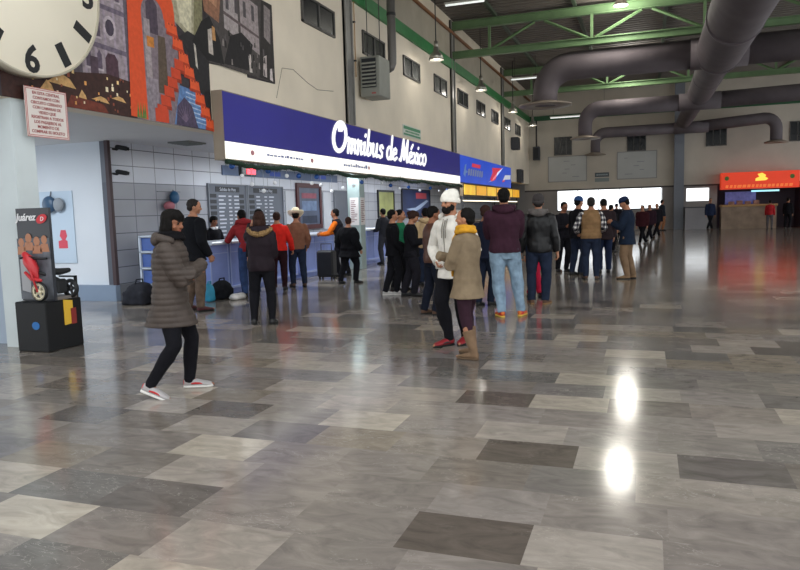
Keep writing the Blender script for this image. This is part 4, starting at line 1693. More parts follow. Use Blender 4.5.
# sheet outline with real thickness
sheet = [(5.0, 3.13), (10.97, 3.13), (10.99, 4.32), (12.27, 4.42), (12.27, 4.29), (13.35, 4.33), (13.35, 5.93), (5.0, 5.93)]
mb.prism(sheet, lambda u, v, d: (LX + d, u, v), .001, .0115, ink('#3a3438'))
P('#5e5660', [(7.2, 3.5), (8.95, 3.5), (8.95, 5.93), (7.2, 5.93)])
P('#94888f', [(7.95, 3.62), (8.85, 3.62), (8.85, 5.93), (7.95, 5.93)])
for k in range(5):
    y = 8.0 + k * .2
    P('#a093a0', [(y, 3.62), (y + .05, 3.62), (y + .05, 5.9), (y, 5.9)])
for z in (4.05, 4.62, 5.2):
    P('#6b6070', [(7.95, z), (8.86, z - .03), (8.86, z + .04), (7.95, z + .07)])
for k in range(4):
    for z in (3.75, 4.2, 4.78, 5.36):
        y = 8.03 + k * .215
        if not (8.3 < y < 8.7 and z < 4.5):
            P('#5c5060', [(y, z), (y + .09, z), (y + .09, z + .2), (y + .045, z + .27), (y, z + .2)])
            P('#b5a9b0', [(y - .02, z - .03), (y + .11, z - .03), (y + .11, z), (y - .02, z)])
P('#b5a9b0', [(8.53 + .13 * math.cos(q * PI / 6), 4.37 + .17 * math.sin(q * PI / 6)) for q in range(12)])
P('#4c3540', [(8.40, 3.62), (8.66, 3.62), (8.66, 3.92), (8.60, 4.0), (8.46, 4.0), (8.40, 3.92)])
P('#453c4a', [(8.53 + .09 * math.cos(q * PI / 5), 4.37 + .12 * math.sin(q * PI / 5)) for q in range(10)])
P('#50404c', [(8.1, 3.62), (8.25, 3.62), (8.25, 3.9), (8.1, 3.9)])
# plaza of stalls and people
P('#3b2420', [(6.6, 3.13), (8.92, 3.13), (8.92, 3.66), (8.4, 3.70), (7.8, 3.62), (6.6, 3.6)])
for (y, z, w_, h_) in ((7.55, 3.42, .5, .14), (8.25, 3.30, .35, .06), (7.9, 3.22, .22, .18), (7.3, 3.3, .25, .14), (8.62, 3.36, .3, .05), (7.2, 3.5, .3, .08)):
    P('#c9a06a', [(y - w_ / 2, z), (y + w_ / 2, z - .03), (y + w_ * .3, z + h_ * .6), (y, z + h_)])
P('#6b3326', [(7.6, 3.13), (8.4, 3.13), (8.3, 3.25), (7.7, 3.3)])
for k in range(46):
    y, z = rm.uniform(7.0, 8.88), rm.uniform(3.18, 3.66)
    s = rm.uniform(.010, .026)
    P(rm.choice(['#e2c38a', '#d89a58', '#8a4a38', '#241614', '#f0e2c0']), [(y - s, z - s), (y + s, z - s), (y + s, z + s * 1.6), (y - s, z + s * 1.6)])
# behind the arch
P('#7d7078', [(9.0, 3.13), (10.1, 3.13), (10.1, 5.5), (9.0, 5.5)])
P('#4a3f4c', [(9.35, 4.5), (9.62, 4.5), (9.62, 4.95), (9.5, 5.08), (9.35, 4.95)])
P('#9a8f92', [(9.28, 3.4), (9.42, 3.4), (9.42, 4.7), (9.28, 4.7)])
P('#c88038', [(9.33, 4.28), (9.5, 4.28), (9.5, 4.44), (9.33, 4.44)])
P('#5a4c40', [(9.55, 3.6), (9.8, 3.6), (9.78, 4.5), (9.6, 4.5)])
P('#8a8088', [(9.2, 3.13), (9.5, 3.13), (9.55, 3.8), (9.25, 3.8)])
# rock and foliage
P('#a59f86', [(9.9, 4.9), (10.75, 4.5), (10.9, 5.93), (9.9, 5.93)])
P('#c9c3a8', [(10.2, 4.85), (10.5, 4.7), (10.6, 5.7), (10.3, 5.93), (10.1, 5.4)])
P('#7e7a5c', [(10.55, 4.6), (10.8, 4.5), (10.92, 5.93), (10.7, 5.93)])
P('#2c2a2c', [(10.15, 4.6), (10.6, 4.2), (10.97, 4.0), (10.97, 4.62), (10.7, 4.7), (10.4, 4.75)])
P('#242326', [(10.4, 3.7), (10.97, 3.14), (10.97, 4.3), (10.4, 4.6)])
P('#c5bfb4', [(10.58, 4.2), (10.64, 4.15), (10.60, 4.6), (10.55, 4.6)])
# water and agaves
P('#5f82b4', [(9.9, 3.14), (10.97, 3.14), (10.7, 3.75), (10.1, 3.8)])
for k in range(7):
    z = 3.2 + k * .075
    P('#a9bdd8', [(10.25, z + .05), (10.9 - k * .03, z), (10.9 - k * .03, z + .02), (10.25, z + .075)])
P('#4a4058', [(9.95, 3.14), (10.55, 3.14), (10.4, 3.5), (10.2, 3.62), (10.0, 3.45)])
for k in range(9):
    a = rad(25 + k * 16)
    P('#6a5a70', [(10.2, 3.2), (10.2 + .32 * math.cos(a), 3.2 + .36 * math.sin(a)), (10.24, 3.22)])
# orange arch
arc = [(8.86, 3.16), (8.93, 4.9)]
for k in range(13):
    a = PI - PI * k / 12
    arc.append((9.49 + .56 * math.cos(a), 4.95 + .52 * math.sin(a)))
arc += [(10.05, 4.7), (9.80, 4.72)]
for k in range(13):
    a = PI * k / 12
    arc.append((9.50 + .27 * math.cos(a), 4.78 + .28 * math.sin(a)))
arc += [(9.24, 4.4), (9.25, 3.14)]
# split into convex strips so the print stays flat
n_ = 15
outer = arc[:15]
inner = list(reversed(arc[17:]))
inn = [inner[0], inner[1]] + inner[2:]
for k in range(14):
    a0 = outer[k]
    a1 = outer[k + 1]
    b0 = inn[min(k, len(inn) - 1)]
    b1 = inn[min(k + 1, len(inn) - 1)]
    P('#d8522a', [a0, a1, b1, b0])
P('#d8522a', [(9.78, 4.95), (10.05, 4.95), (10.06, 4.62), (9.80, 4.66)])
for (y, z) in ((9.02, 3.15), (9.08, 3.15), (9.14, 3.15), (9.18, 3.15)):
    P('#5d7a3c', [(y - .03, z), (y + .03, z), (y + .01, z + .24)])
# descending orange blocks
for k in range(8):
    y = 9.84 + k * .135
    z = 4.62 - k * .205
    P('#b23c20', [(y - .02, z - .05), (y + .30, z - .07), (y + .27, z + .0), (y - .02, z + .02)])
    P('#e05a30', [(y, z), (y + .27, z - .02), (y + .25, z + .13), (y + .0, z + .15)])
    for j in range(3):
        P('#8e2d18', [(y + .045 + j * .08, z + .115), (y + .075 + j * .08, z + .112), (y + .075 + j * .08, z + .14), (y + .045 + j * .08, z + .143)])
for k in range(6):
    y = 9.98 - k * .10
    z = 4.05 - k * .16
    P('#c9472a', [(y, z), (y + .26, z - .02), (y + .24, z + .15), (y, z + .17)])
    P('#96331d', [(y + .02, z - .05), (y + .26, z - .06), (y + .26, z - .0), (y + .02, z + .01)])
P('#c9472a', [(9.42, 3.14), (9.75, 3.14), (9.75, 3.35), (9.42, 3.35)])
# darker right-hand pictures
P('#4a4544', [(10.97, 4.34), (13.33, 4.34), (13.33, 5.92), (10.97, 5.92)])
P('#8f6650', [(10.9, 5.2), (11.35, 5.1), (11.5, 5.92), (10.85, 5.92)])
P('#b08468', [(11.0, 5.45), (11.3, 5.35), (11.38, 5.9), (11.0, 5.92)])
P('#a39a9a', [(11.52, 5.05), (12.0, 4.95), (12.0, 5.88), (11.52, 5.9)])
P('#9a8f90', [(12.08, 4.95), (12.75, 4.8), (12.75, 5.75), (12.08, 5.85)])
P('#5f5254', [(11.52, 5.30), (12.75, 5.12), (12.75, 5.17), (11.52, 5.36)])
for k in range(4):
    P('#4f4a4e', [(11.6 + k * .3, 5.42), (11.7 + k * .3, 5.41), (11.7 + k * .3, 5.7), (11.6 + k * .3, 5.72)])
P('#1f1d20', [(11.45, 4.4), (12.3, 4.42), (12.5, 4.95), (12.1, 5.1), (11.7, 4.95)])
P('#2c2828', [(12.7, 4.36), (13.33, 4.35), (13.33, 5.92), (12.9, 5.92)])
P('#1b1a1c', [(10.5, 4.6), (10.95, 4.36), (11.45, 4.38), (11.35, 4.8), (11.05, 5.15), (10.8, 5.0)])
P('#b9b0a8', [(10.98, 4.5), (11.12, 4.48), (11.1, 4.95), (10.98, 4.9)])
P('#b98a58', [(11.1, 4.75), (11.22, 4.75), (11.2, 4.98), (11.12, 5.0)])
P('#cfc6c0', [(12.34, 4.40), (12.44, 4.40), (12.40, 4.75), (12.32, 4.7)])
P('#bdb2b0', [(12.85, 4.42), (13.0, 4.40), (13.02, 4.85), (12.9, 4.8)])
P('#d6cccb', [(13.12, 4.38), (13.25, 4.36), (13.22, 4.62), (13.14, 4.6)])
P('#857c7c', [(12.95, 5.2), (13.2, 5.1), (13.25, 5.8), (13.0, 5.85)])
for k in range(30):
    y, z = rm.uniform(11.3, 13.3), rm.uniform(4.38, 5.0)
    s = rm.uniform(.012, .035)
    P(rm.choice(['#141416', '#5a5456', '#8a8280', '#2a2628']), [(y - s, z - s * 2), (y + s, z - s * 2), (y + s * .6, z + s * 2), (y - s * .6, z + s * 2)])
o = mb.build('wall_mural', MU, loc=(LX, 9.2, 4.5))
tag(o, 'large printed mural of a church, orange arch and stepped blocks on the fascia', 'mural')

# ------------------------------------------------------------------ notice hanging at the column
t = thing('paper_notice', 'white framed notice with red Spanish text hanging below the clock', 'notice', (LX + .1, 7.18, 2.98))
mb = MB()
mb.box(LX + .09, LX + .10, 6.85, 7.52, 2.67, 3.29)
mb.build('sheet', mat('paper_white', '#ded6d0', .7), t)
mb = MB()
for a in (0.0, .02):
    y0, y1, z0, z1 = 6.85 + a, 7.52 - a, 2.67 + a, 3.29 - a
    w_ = .008
    mb.box(LX + .10, LX + .102, y0, y1, z0, z0 + w_)
    mb.box(LX + .10, LX + .102, y0, y1, z1 - w_, z1)
    mb.box(LX + .10, LX + .102, y0, y0 + w_, z0, z1)
    mb.box(LX + .10, LX + .102, y1 - w_, y1, z0, z1)
mb.build('red_border', mat('border_red', '#b8605c', .6), t)
mb = MB()
lines = ['EN ESTA CENTRAL', 'CONTAMOS CON', 'CIRCUITO CERRADO', 'CON CAMARAS DE', 'VIDEO QUE', 'REGISTRAN A TODOS', 'LOS PASAJEROS AL', 'MOMENTO DE', 'COMPRAR SU BOLETO']
for k, ln in enumerate(lines):
    mb = put_text(mb, ln, .052, lambda u, v, d, k=k: (LX + .1015 + d, 7.185 + u, 3.205 - k * .060 + v), align='CENTER', extrude=.001, offset=.0012)
mb.build('lettering', mat('notice_red', '#9a3b3a', .6), t)
mb = MB()
mb.box(LX + .04, LX + .09, 6.95, 7.40, 3.14, 3.20)
mb.build('bracket', mat('bracket_tan', '#8d7a58', .6), t)

# ------------------------------------------------------------------ the long ticket-counter sign
SB, ST, SM_, SYA, SYB, SX = 2.62, 3.85, 2.95, 11.01, 27.86, -7.17
t = thing('shop_sign', 'long navy lightbox sign with white script lettering above the ticket counters', 'sign', (SX - .1, 19, SB))
mb = MB()
mb.box(LX + .0, SX - .01, SYA, SYB, SB, ST)
mb.build('case', mat('sign_case_beige', '#8f8272', .6, 0, .3, .06, 3), t)
mb = MB()
mb.box(SX - .01, SX, SYA + .02, SYB, SM_, ST - .02)
nb = mat('sign_navy', '#1f1d72', .35, 0, .4, .2, .5, emit='#221f78', estr=.18)
mb.build('navy_panel', nb, t)
mb = MB()
mb.box(SX - .01, SX, SYA + .02, SYB, SB + .02, SM_)
mb.build('white_panel', mat('sign_white', '#f2f1ea', .4, emit='#f4f2ea', estr=.42), t)
mb = MB()
# brush-script letters drawn as strokes, (width, strokes) in a unit of one x-height
EL = lambda cx, cy, rx, ry, a0=0, a1=360, n=20: [(cx + rx * math.cos(rad(a0 + (a1 - a0) * k / n)), cy + ry * math.sin(rad(a0 + (a1 - a0) * k / n))) for k in range(n + 1)]
GL = {
    'O': (1.55, [EL(.72, .95, .60, .98, 60, 425, 30), [(.98, 1.80), (.80, 1.42), (.62, 1.38), (.56, 1.62), (.72, 1.80)]]),
    'm': (1.02, [[(0, .85), (.08, 1), (.14, .9), (.12, 0)], [(.12, .55), (.26, .95), (.40, .95), (.46, .75), (.45, 0)], [(.45, .55), (.59, .95), (.73, .95), (.79, .75), (.78, .2), (.86, .02), (.98, .12)]]),
    'n': (.70, [[(0, .85), (.08, 1), (.14, .9), (.12, 0)], [(.12, .55), (.26, .95), (.40, .95), (.46, .75), (.45, .2), (.53, .02), (.66, .12)]]),
    'i': (.38, [[(.04, .85), (.12, 1), (.14, .2), (.22, .02), (.34, .12)], [(.15, 1.42), (.17, 1.48)]]),
    'b': (.72, [[(.14, 1.9), (.12, .1)], [(.12, .55), (.28, .95), (.48, .92), (.58, .55), (.48, .12), (.28, .02), (.12, .15)]]),
    'u': (.80, [[(.04, .95), (.08, .95), (.08, .3), (.2, .02), (.38, .10), (.50, .45), (.52, .98)], [(.52, .98), (.52, .2), (.60, .02), (.74, .12)]]),
    's': (.60, [[(.50, .82), (.36, .98), (.16, .90), (.14, .66), (.44, .40), (.44, .12), (.26, .02), (.04, .12)]]),
    'd': (.84, [EL(.32, .5, .27, .48), [(.62, 1.9), (.60, .2), (.68, .02), (.80, .12)]]),
    'e': (.68, [[(.10, .46), (.50, .60), (.50, .85), (.33, .98), (.12, .85), (.05, .45), (.15, .10), (.35, .02), (.62, .22)]]),
    ' ': (.45, []),
    'M': (1.35, [[(-.05, .12), (.08, .02), (.20, .5), (.34, 1.85)], [(.34, 1.85), (.60, .25)], [(.60, .25), (1.0, 1.85)], [(1.0, 1.85), (1.02, .2), (1.12, .02), (1.25, .12)]]),
    'x': (.66, [[(.02, .90), (.14, .98), (.44, .04), (.60, .08)], [(.58, .97), (.02, .03)]]),
    'c': (.62, [[(.52, .80), (.38, .98), (.15, .88), (.05, .45), (.15, .10), (.35, .02), (.58, .20)]]),
    'o': (.72, [EL(.34, .5, .29, .48)]),
}
GL['é'] = (GL['e'][0], GL['e'][1] + [[(.30, 1.28), (.52, 1.62)]])
tot = sum(GL[c_][0] for c_ in 'Omnibus de México')
ku, kv, x_ = 7.65 / tot, .36, 0.0
for c_ in 'Omnibus de México':
    for st_ in GL[c_][1]:
        q_ = MB()
        q_.tube([(u, v, 0) for u, v in st_], .165 if c_ in 'OM' else .140, 8, ref=(0, 0, 1), round_ends=True)
        mb.add([(SX + .012 + p.z * .10, 15.52 + (x_ + p.x) * ku + p.y * kv * .30, 3.13 + p.y * kv) for p in q_.v], q_.f, 0, True)
    x_ += GL[c_][0]
mb.build('lettering', mat('sign_letter_white', '#f6f6f4', .4, emit='#f4f4f2', estr=.40), t)
mb = MB()
rm = random.Random(9)
for (ya, yb, z, hh) in ((12.5, 14.1, 2.78, .05), (16.25, 17.75, 2.77, .075)):
    y = ya
    while y < yb:
        w_ = rm.uniform(.05, .13)
        mb.box(SX, SX + .003, y, y + w_, z, z + hh * rm.uniform(.6, 1.2))
        y += w_ + rm.uniform(.02, .06)
mb.build('small_print', mat('print_bluegrey', '#7d86b8', .5), t)
mb = MB()
for y in (11.95, 14.5, 17.95):
    mb.ball((SX, y, 2.80), (.004, .07, .05), 12, 6)
mb.build('emblem', mat('print_rose', '#c98a94', .5), t)

t = thing('shop_sign', 'bright blue banner sign with red and white marks beyond the navy sign', 'sign', (SX - .1, 33, 2.72))
mb = MB()
mb.box(LX, SX - .01, SYB + .02, 39.15, 2.72, 3.82)
mb.build('case', mat('sign_case_blue', '#20409a', .6), t)
mb = MB()
mb.box(SX - .01, SX, SYB + .03, 39.15, 2.72, 3.82)
mb.build('banner_panel', mat('banner_blue', '#1f4fd0', .4, 0, .4, .1, .8, emit='#1f50d8', estr=.2), t)
BW = mat('banner_white', '#e6e8f0', .5, emit='#dfe4f0', estr=.15)
BR = mat('banner_red', '#d8344a', .5, emit='#d0304a', estr=.25)


def bcell(poly, m, name):
    mb = MB()
    mb.prism(poly, lambda u, v, d: (SX + d, u, v), 0, .006)
    mb.build(name, m, t)


bcell([(28.4, 3.05), (28.7, 3.45), (28.95, 3.5), (28.8, 3.25), (29.2, 3.18), (28.8, 3.1), (28.7, 2.95)], mat('banner_sky', '#8fb4f0', .5), 'swoosh')
mb = MB()
for k in range(7):
    y = 29.15 + k * .42
    mb.prism([(y, 3.02), (y + .30, 3.06), (y + .40, 3.34), (y + .10, 3.30)], lambda u, v, d: (SX + d, u, v), 0, .006)
mb.build('lettering', mat('banner_grey', '#a9b4d4', .5), t)
bcell([(29.9, 3.42), (31.5, 3.42), (31.6, 3.58), (30.0, 3.58)], BR, 'red_mark')
bcell([(33.6, 3.0), (34.2, 3.35), (34.1, 3.58), (35.0, 3.62), (36.6, 3.68), (35.4, 3.42), (34.9, 3.05), (34.0, 2.92)], BR, 'wing_mark')
bcell([(33.2, 2.86), (34.6, 3.0), (35.2, 3.35), (36.9, 3.72), (35.6, 3.46), (34.9, 3.12), (34.0, 2.98)], BW, 'white_swoosh')
bcell([(36.8, 3.05), (37.4, 3.35), (39.0, 3.42), (38.9, 3.18), (37.5, 3.12)], BW, 'white_mark')
bcell([(36.6, 2.96), (37.3, 3.02), (37.2, 3.10), (36.7, 3.06)], BR, 'red_mark')

# garland, baubles
mb = MB()
rm = random.Random(3)
pts = []
y = 10.95
while y < 27.9:
    z = 2.585 - .06 * abs(math.sin((y - 11) * 1.35)) + rm.uniform(-.015, .015)
    pts.append(V((SX + .06, y, z)))
    y += .12
mb.tube(pts, .045, 8)
for p in pts:
    for k in range(16):
        d = V((rm.uniform(-.5, 1), rm.uniform(-1, 1), rm.uniform(-1, .8))).normalized()
        q = p + V((0, rm.uniform(-.06, .06), 0))
        mb.add([q + V((0, .012, 0)), q - V((0, .012, 0)), q + d * rm.uniform(.07, .15)], [(0, 1, 2)])
o = mb.build('garland', mat('garland_green', '#263d30', .7, 0, .3, .4, 20), loc=(SX, 19, 2.6))
tag(o, 'dark green tinsel garland along the lower edge of the navy sign', 'garland')
bl = [(11.18, 2.51), (12.47, 2.48), (13.78, 2.43), (14.66, 2.44), (17.35, 2.40), (19.57, 2.37), (21.23, 2.36), (23.6, 2.38), (25.8, 2.36)]
wl = [(11.5, 2.34), (11.84, 2.20), (12.72, 2.25), (12.27, 2.08), (13.24, 2.41), (14.4, 2.29), (14.86, 2.26), (15.45, 2.13), (16.1, 2.22), (16.8, 2.29), (18.84, 2.43), (20.4, 2.3), (22.4, 2.28), (24.7, 2.3)]
for nm, lst, m, r_, lab, grp in (('blue_bauble', bl, mat('bauble_blue', '#24539c', .2, .3, .6), .058, 'blue bauble hanging from the garland under the navy sign', 'blue baubles under the sign'),
                                 ('white_bauble', wl, mat('bauble_white', '#eceef2', .3, 0, .5), .042, 'small white bauble hanging on a thread under the navy sign', 'white baubles under the sign')):
    p0 = None
    for (y, z) in lst:
        if p0 is None:
            p0 = thing(nm, lab, 'bauble', (SX + .02, y, z), grp)
            mb = MB()
            mb.ball((SX + .02, y, z), r_, 14, 10)
            mb.build('ball', m, p0)
            mb = MB()
            mb.cyl((SX + .02, y, z + r_), (SX + .02, y, 2.58), .004, n=6)
            th = mb.build('thread', mat('thread', '#9aa0a8', .6), p0)
            base = (y, z, th)
        else:
            c = dup(p0, (SX + .02, y, z))
            # the thread reaches up to the garland
            for ch in c.children:
                if ch.name.startswith('thread'):
                    ch.data = ch.data.copy()
                    for q in ch.data.vertices:
                        if q.co.z > r_ + .001:
                            q.co.z = 2.58 - z

# red LED sign above the counters
t = thing('led_display', 'small black display with glowing red panel below the garland', 'display', (-8.5, 13.9, 2.66))
mb = MB()
mb.rbox(-8.56, -8.46, 13.62, 14.22, 2.49, 2.72, .015)
mb.build('case', mat('led_case', '#1a1a1c', .5), t)
mb = MB()
mb.box(-8.46, -8.452, 13.80, 14.18, 2.53, 2.68)
mb.build('panel', mat('led_red', '#e02a3a', .5, emit='#ff2a44', estr=.6), t)
mb = MB()
mb.cyl((-8.51, 13.9, 2.71), (-8.51, 13.9, 3.13), .012)
mb.build('rod', DARKST, t)

# ------------------------------------------------------------------ ticket hall back wall fittings
def board(name, label, cat, ya, yb, za, zb, m, x=-9.9, frame=None, fw=.04, group=None):
    t = thing(name, label, cat, (x, (ya + yb) / 2, za), group)
    mb = MB()
    mb.box(x, x + .03, ya, yb, za, zb)
    mb.build('panel', m, t)
    if frame:
        mb = MB()
        mb.box(x, x + .06, ya - fw, yb + fw, zb, zb + fw)
        mb.box(x, x + .06, ya - fw, yb + fw, za - fw, za)
        mb.box(x, x + .06, ya - fw, ya, za, zb)
        mb.box(x, x + .06, yb, yb + fw, za, zb)
        mb.build('frame', frame, t)
    return t


BOARD = mat('board_slate', '#5d626c', .5, 0, .3, .05, 2)
TXW = mat('board_text', '#b9bec8', .6)
TXD = mat('board_dark', '#23252b', .5)
for i, (ya, yb) in enumerate(((14.35, 16.0), (16.1, 17.95))):
    t = board('departure_board', ['slate departures board nearest the tiled corner, behind the clerk', 'second slate departures board, left of the dark red poster frame'][i], 'board', ya, yb, 1.0, 2.38, BOARD,
              frame=mat('board_edge', '#84888f', .5), fw=.02, group='departure boards')
    mb = MB()
    mb.box(-9.87, -9.862, ya + .3, yb - .3, 2.20, 2.33)
    mb.build('heading_strip', TXD, t)
    mb = MB()
    put_text(mb, 'Salidas de Hoy', .12, lambda u, v, d: (-9.86 + d, (ya + yb) / 2 + u, 2.225 + v), align='CENTER', extrude=.001)
    rm = random.Random(i)
    for k in range(11):
        z = 2.08 - k * .095
        for (a, b) in ((.42, .75), (.85, 1.0), (1.1, 1.4)):
            if ya + b < yb - .1:
                mb.box(-9.87, -9.866, ya + a, ya + a + (b - a) * rm.uniform(.5, 1), z, z + .035)
    mb.build('lettering', TXW, t)
    mb = MB()
    for k in range(6):
        z = 2.06 - k * .14
        mb.box(-9.87, -9.864, ya + .06, ya + .32, z, z + .09)
    mb.build('time_column', TXD, t)
    if i == 0:
        mb = MB()
        for k in range(6):
            mb.box(-9.87, -9.864, yb - .30, yb - .1, 2.06 - k * .14, 2.15 - k * .14)
        mb.build('time_column', TXD, t)
t = board('poster_frame', 'poster of blurred blue print in dark red wooden frame behind counter', 'poster', 18.95, 20.35, 1.28, 2.40, mat('poster_slate', '#4c566b', .4, 0, .4, .3, 2), frame=mat('frame_darkred', '#4a1f22', .5), fw=.14)
mb = MB()
for k, (c_, z, zz) in enumerate((('#8a4a58', 2.08, 2.24), ('#6b7f9e', 1.7, 2.0), ('#2c3446', 1.32, 1.55))):
    mb = MB()
    mb.box(-9.87, -9.866, 19.15, 20.15, z, zz)
    mb.build('print', mat('poster_p%d' % k, c_, .5, 0, .3, .3, 4), t)
for i, (ya, yb) in enumerate(((18.15, 18.68), (20.65, 21.25))):
    board('wall_panel', ['tall white wall panel left of the dark red poster frame', 'tall white wall panel right of the dark red poster frame'][i], 'panel', ya, yb, 1.1, 2.28, mat('panel_white', '#b9bcc2', .6, 0, .3, .06, 2))
board('fares_board', 'grey fares board with dark marks past the dark red poster frame', 'board', 21.5, 23.2, 1.0, 2.35, BOARD, frame=mat('board_edge', '#84888f', .5), fw=.02)
t = board('window_poster', 'yellow-green lit window panel in dark frame behind the far counter', 'poster', 25.6, 27.3, 1.45, 2.38, mat('window_glow_lime', '#8b8f5c', .5, 0, .3, .3, 2, emit='#9aa060', estr=.12), frame=TXD, fw=.08)  # green-lit window as a flat panel, its light put in as faint emission
t = board('travel_poster', 'dark blue travel poster with red heading at end of ticket hall', 'poster', 28.4, 32.4, 1.36, 2.52, mat('poster_night', '#26345a', .5, 0, .3, .3, 1), frame=TXD, fw=.05)
mb = MB()
mb.box(-9.87, -9.866, 30.3, 31.9, 2.15, 2.42)
mb.build('heading', mat('poster_heading_red', '#b0404a', .5), t)
mb = MB()
mb.prism([(28.9, 1.7), (30.2, 1.75), (31.9, 2.1), (32.2, 2.05), (30.9, 1.7), (30.0, 1.55)], lambda u, v, d: (-9.868 + d, u, v), 0, .004)
mb.build('streak', mat('poster_streak', '#9fb0cc', .5), t)
t = board('header_panel', 'blue-grey header band above the departures boards', 'panel', 15.0, 21.8, 2.62, 2.86, mat('header_blue', '#5f708f', .5, 0, .3, .1, 1))
mb = MB()
mb.box(-9.87, -9.866, 17.3, 17.9, 2.68, 2.80)
mb.box(-9.87, -9.866, 20.2, 20.9, 2.70, 2.82)
mb.build('marks', mat('header_mark', '#2f4fb0', .5), t)

# CCTV cameras at the tile corner
for i, (y, z) in enumerate(((11.28, 2.98), (11.24, 2.50))):
    t = thing('security_camera', ['upper black security camera on the tiled wall corner', 'lower black security camera on the tiled wall corner'][i], 'camera', (-9.9, y, z), 'corner security cameras')
    mb = MB()
    mb.tube([(-9.9, y, z), (-9.80, y, z - .02), (-9.74, y + .03, z + .02)], .022, 8)
    mb.build('bracket', CB, t)
    mb = MB()
    mb.tube([(-9.78, y + .0, z + .03), (-9.66, y + .10, z + .0)], .045, 12, round_ends=True)
    mb.build('camera_body', CB, t)
    mb = MB()
    mb.cyl((-9.67, y + .09, z + .003), (-9.62, y + .14, z - .010), .034)
    mb.build('lens', mat('lens_black', '#0d0e10', .1, 0, .6), t)

# festive wall ornament: blue ball above, pink figure below
t = thing('wall_ornament', 'round blue and pink festive ornament on the grey tiles', 'ornament', (-9.8, 12.9, 1.9))
mb = MB()
mb.ball((-9.80, 12.98, 2.05), (.09, .13, .14), 16, 12)
mb.build('blue_ball', mat('orn_blue', '#2c5f86', .4, 0, .5), t)
mb = MB()
mb.ball((-9.80, 12.78, 1.86), (.08, .17, .10), 16, 12)
mb.build('pink_cap', mat('orn_pink', '#b06a74', .6), t)
mb = MB()
mb.box(-9.9, -9.88, 12.52, 13.3, 2.165, 2.18)
mb.cyl((-9.83, 12.98, 2.17), (-9.83, 12.98, 2.22), .01)
mb.build('hanger', mat('hanger_grey', '#6a6d72', .5), t)
t = thing('wall_ornament', 'dark blue ball and grey puff ornament on the white end wall', 'ornament', (-11.3, 11.1, 1.85))
mb = MB()
mb.ball((-11.38, 11.06, 1.94), (.17, .08, .17), 16, 12)
mb.build('blue_ball', mat('orn_navy', '#34506b', .4, 0, .5), t)
mb = MB()
mb.ball((-11.15, 11.07, 1.93), (.13, .07, .14), 16, 12)
mb.build('grey_puff', mat('orn_grey', '#8f9499', .7), t)
mb = MB()
mb.cyl((-11.38, 11.1, 2.1), (-11.38, 11.13, 2.2), .012)
mb.build('hanger', mat('hanger_grey', '#6a6d72', .5), t)
t = thing('wall_poster', 'pale poster with red figure on the white end wall', 'poster', (-11.2, 11.14, 1.0))
mb = MB()
mb.box(-11.75, -10.85, 11.13, 11.15, .75, 2.2)
mb.build('sheet', mat('poster_pale', '#bccbd8', .5), t)
mb = MB()
mb.prism([(-11.28, 1.05), (-11.05, 1.05), (-11.05, 1.2), (-11.1, 1.22), (-11.05, 1.3), (-11.08, 1.42), (-11.2, 1.42), (-11.24, 1.3), (-11.18, 1.22), (-11.28, 1.2)], lambda u, v, d: (u, 11.13 - d, v), .001, .004)
mb.build('red_figure', mat('poster_red_figure', '#d2495a', .5), t)

# counters
CBL = mat('counter_blue', '#8394cf', .4, 0, .4, .1, 2)
CTOP = mat('counter_top', '#c4cad6', .3, 0, .5)
CFR = mat('counter_frame', '#9fadd8', .4)
ends = [(11.70, 12.34), (12.40, 13.0), (13.06, 15.3), (15.75, 17.5), (19.3, 21.6)]
clab = ['blue ticket counter unit nearest the camera, white edged', 'blue ticket counter unit where the dark red sweatshirt leans', 'blue ticket counter unit behind the red sweatshirt and cowboy hat',
        'blue ticket counter unit beside the black suitcase', 'far blue ticket counter unit past the paper-covered post']
for (ya, yb), lab in zip(ends, clab):
    t = thing('ticket_counter', lab, 'counter', (-8.4, (ya + yb) / 2, 0), 'blue ticket counters')
    mb = MB()
    mb.box(-8.72, -8.10, ya, yb, .12, 1.04)
    mb.box(-8.66, -8.14, ya + .03, yb - .03, 0, .12)
    mb.build('body', CBL, t)
    mb = MB()
    mb.rbox(-8.78, -8.02, ya - .02, yb + .02, 1.04, 1.10, .012)
    mb.build('worktop', CTOP, t)
    mb = MB()
    for y in (ya, yb - .03):
        mb.box(-8.10, -8.085, y, y + .03, .12, 1.04)
    mb.box(-8.10, -8.085, ya, yb, .86, .875)
    mb.box(-8.10, -8.075, ya, yb, .12, .17)
    k = int((yb - ya) / .5)
    for j in range(1, k):
        y = ya + (yb - ya) * j / k
        mb.box(-8.10, -8.085, y - .006, y + .006, .12, 1.04)
    mb.build('frame', CFR, t)
# raised glass-front end display
t = thing('display_rack', 'tall white-framed blue display rack at the near end of counters', 'rack', (-9.0, 11.3, 0))
mb = MB()
for x in (-9.35, -8.87):
    for y in (11.22, 11.58):
        mb.box(x - .02, x + .02, y - .02, y + .02, 0, 1.26)
for z in (.30, .62, .94, 1.24):
    mb.box(-9.37, -8.85, 11.20, 11.60, z, z + .03)
mb.build('frame', mat('rack_white', '#c9d2de', .4), t)
for z in (.34, .66, .98):
    mb = MB()
    mb.box(-9.33, -8.89, 11.24, 11.56, z, z + .25)
    mb.build('blue_box', mat('rack_blue', '#4f68a8', .4, 0, .4, .15, 4), t)
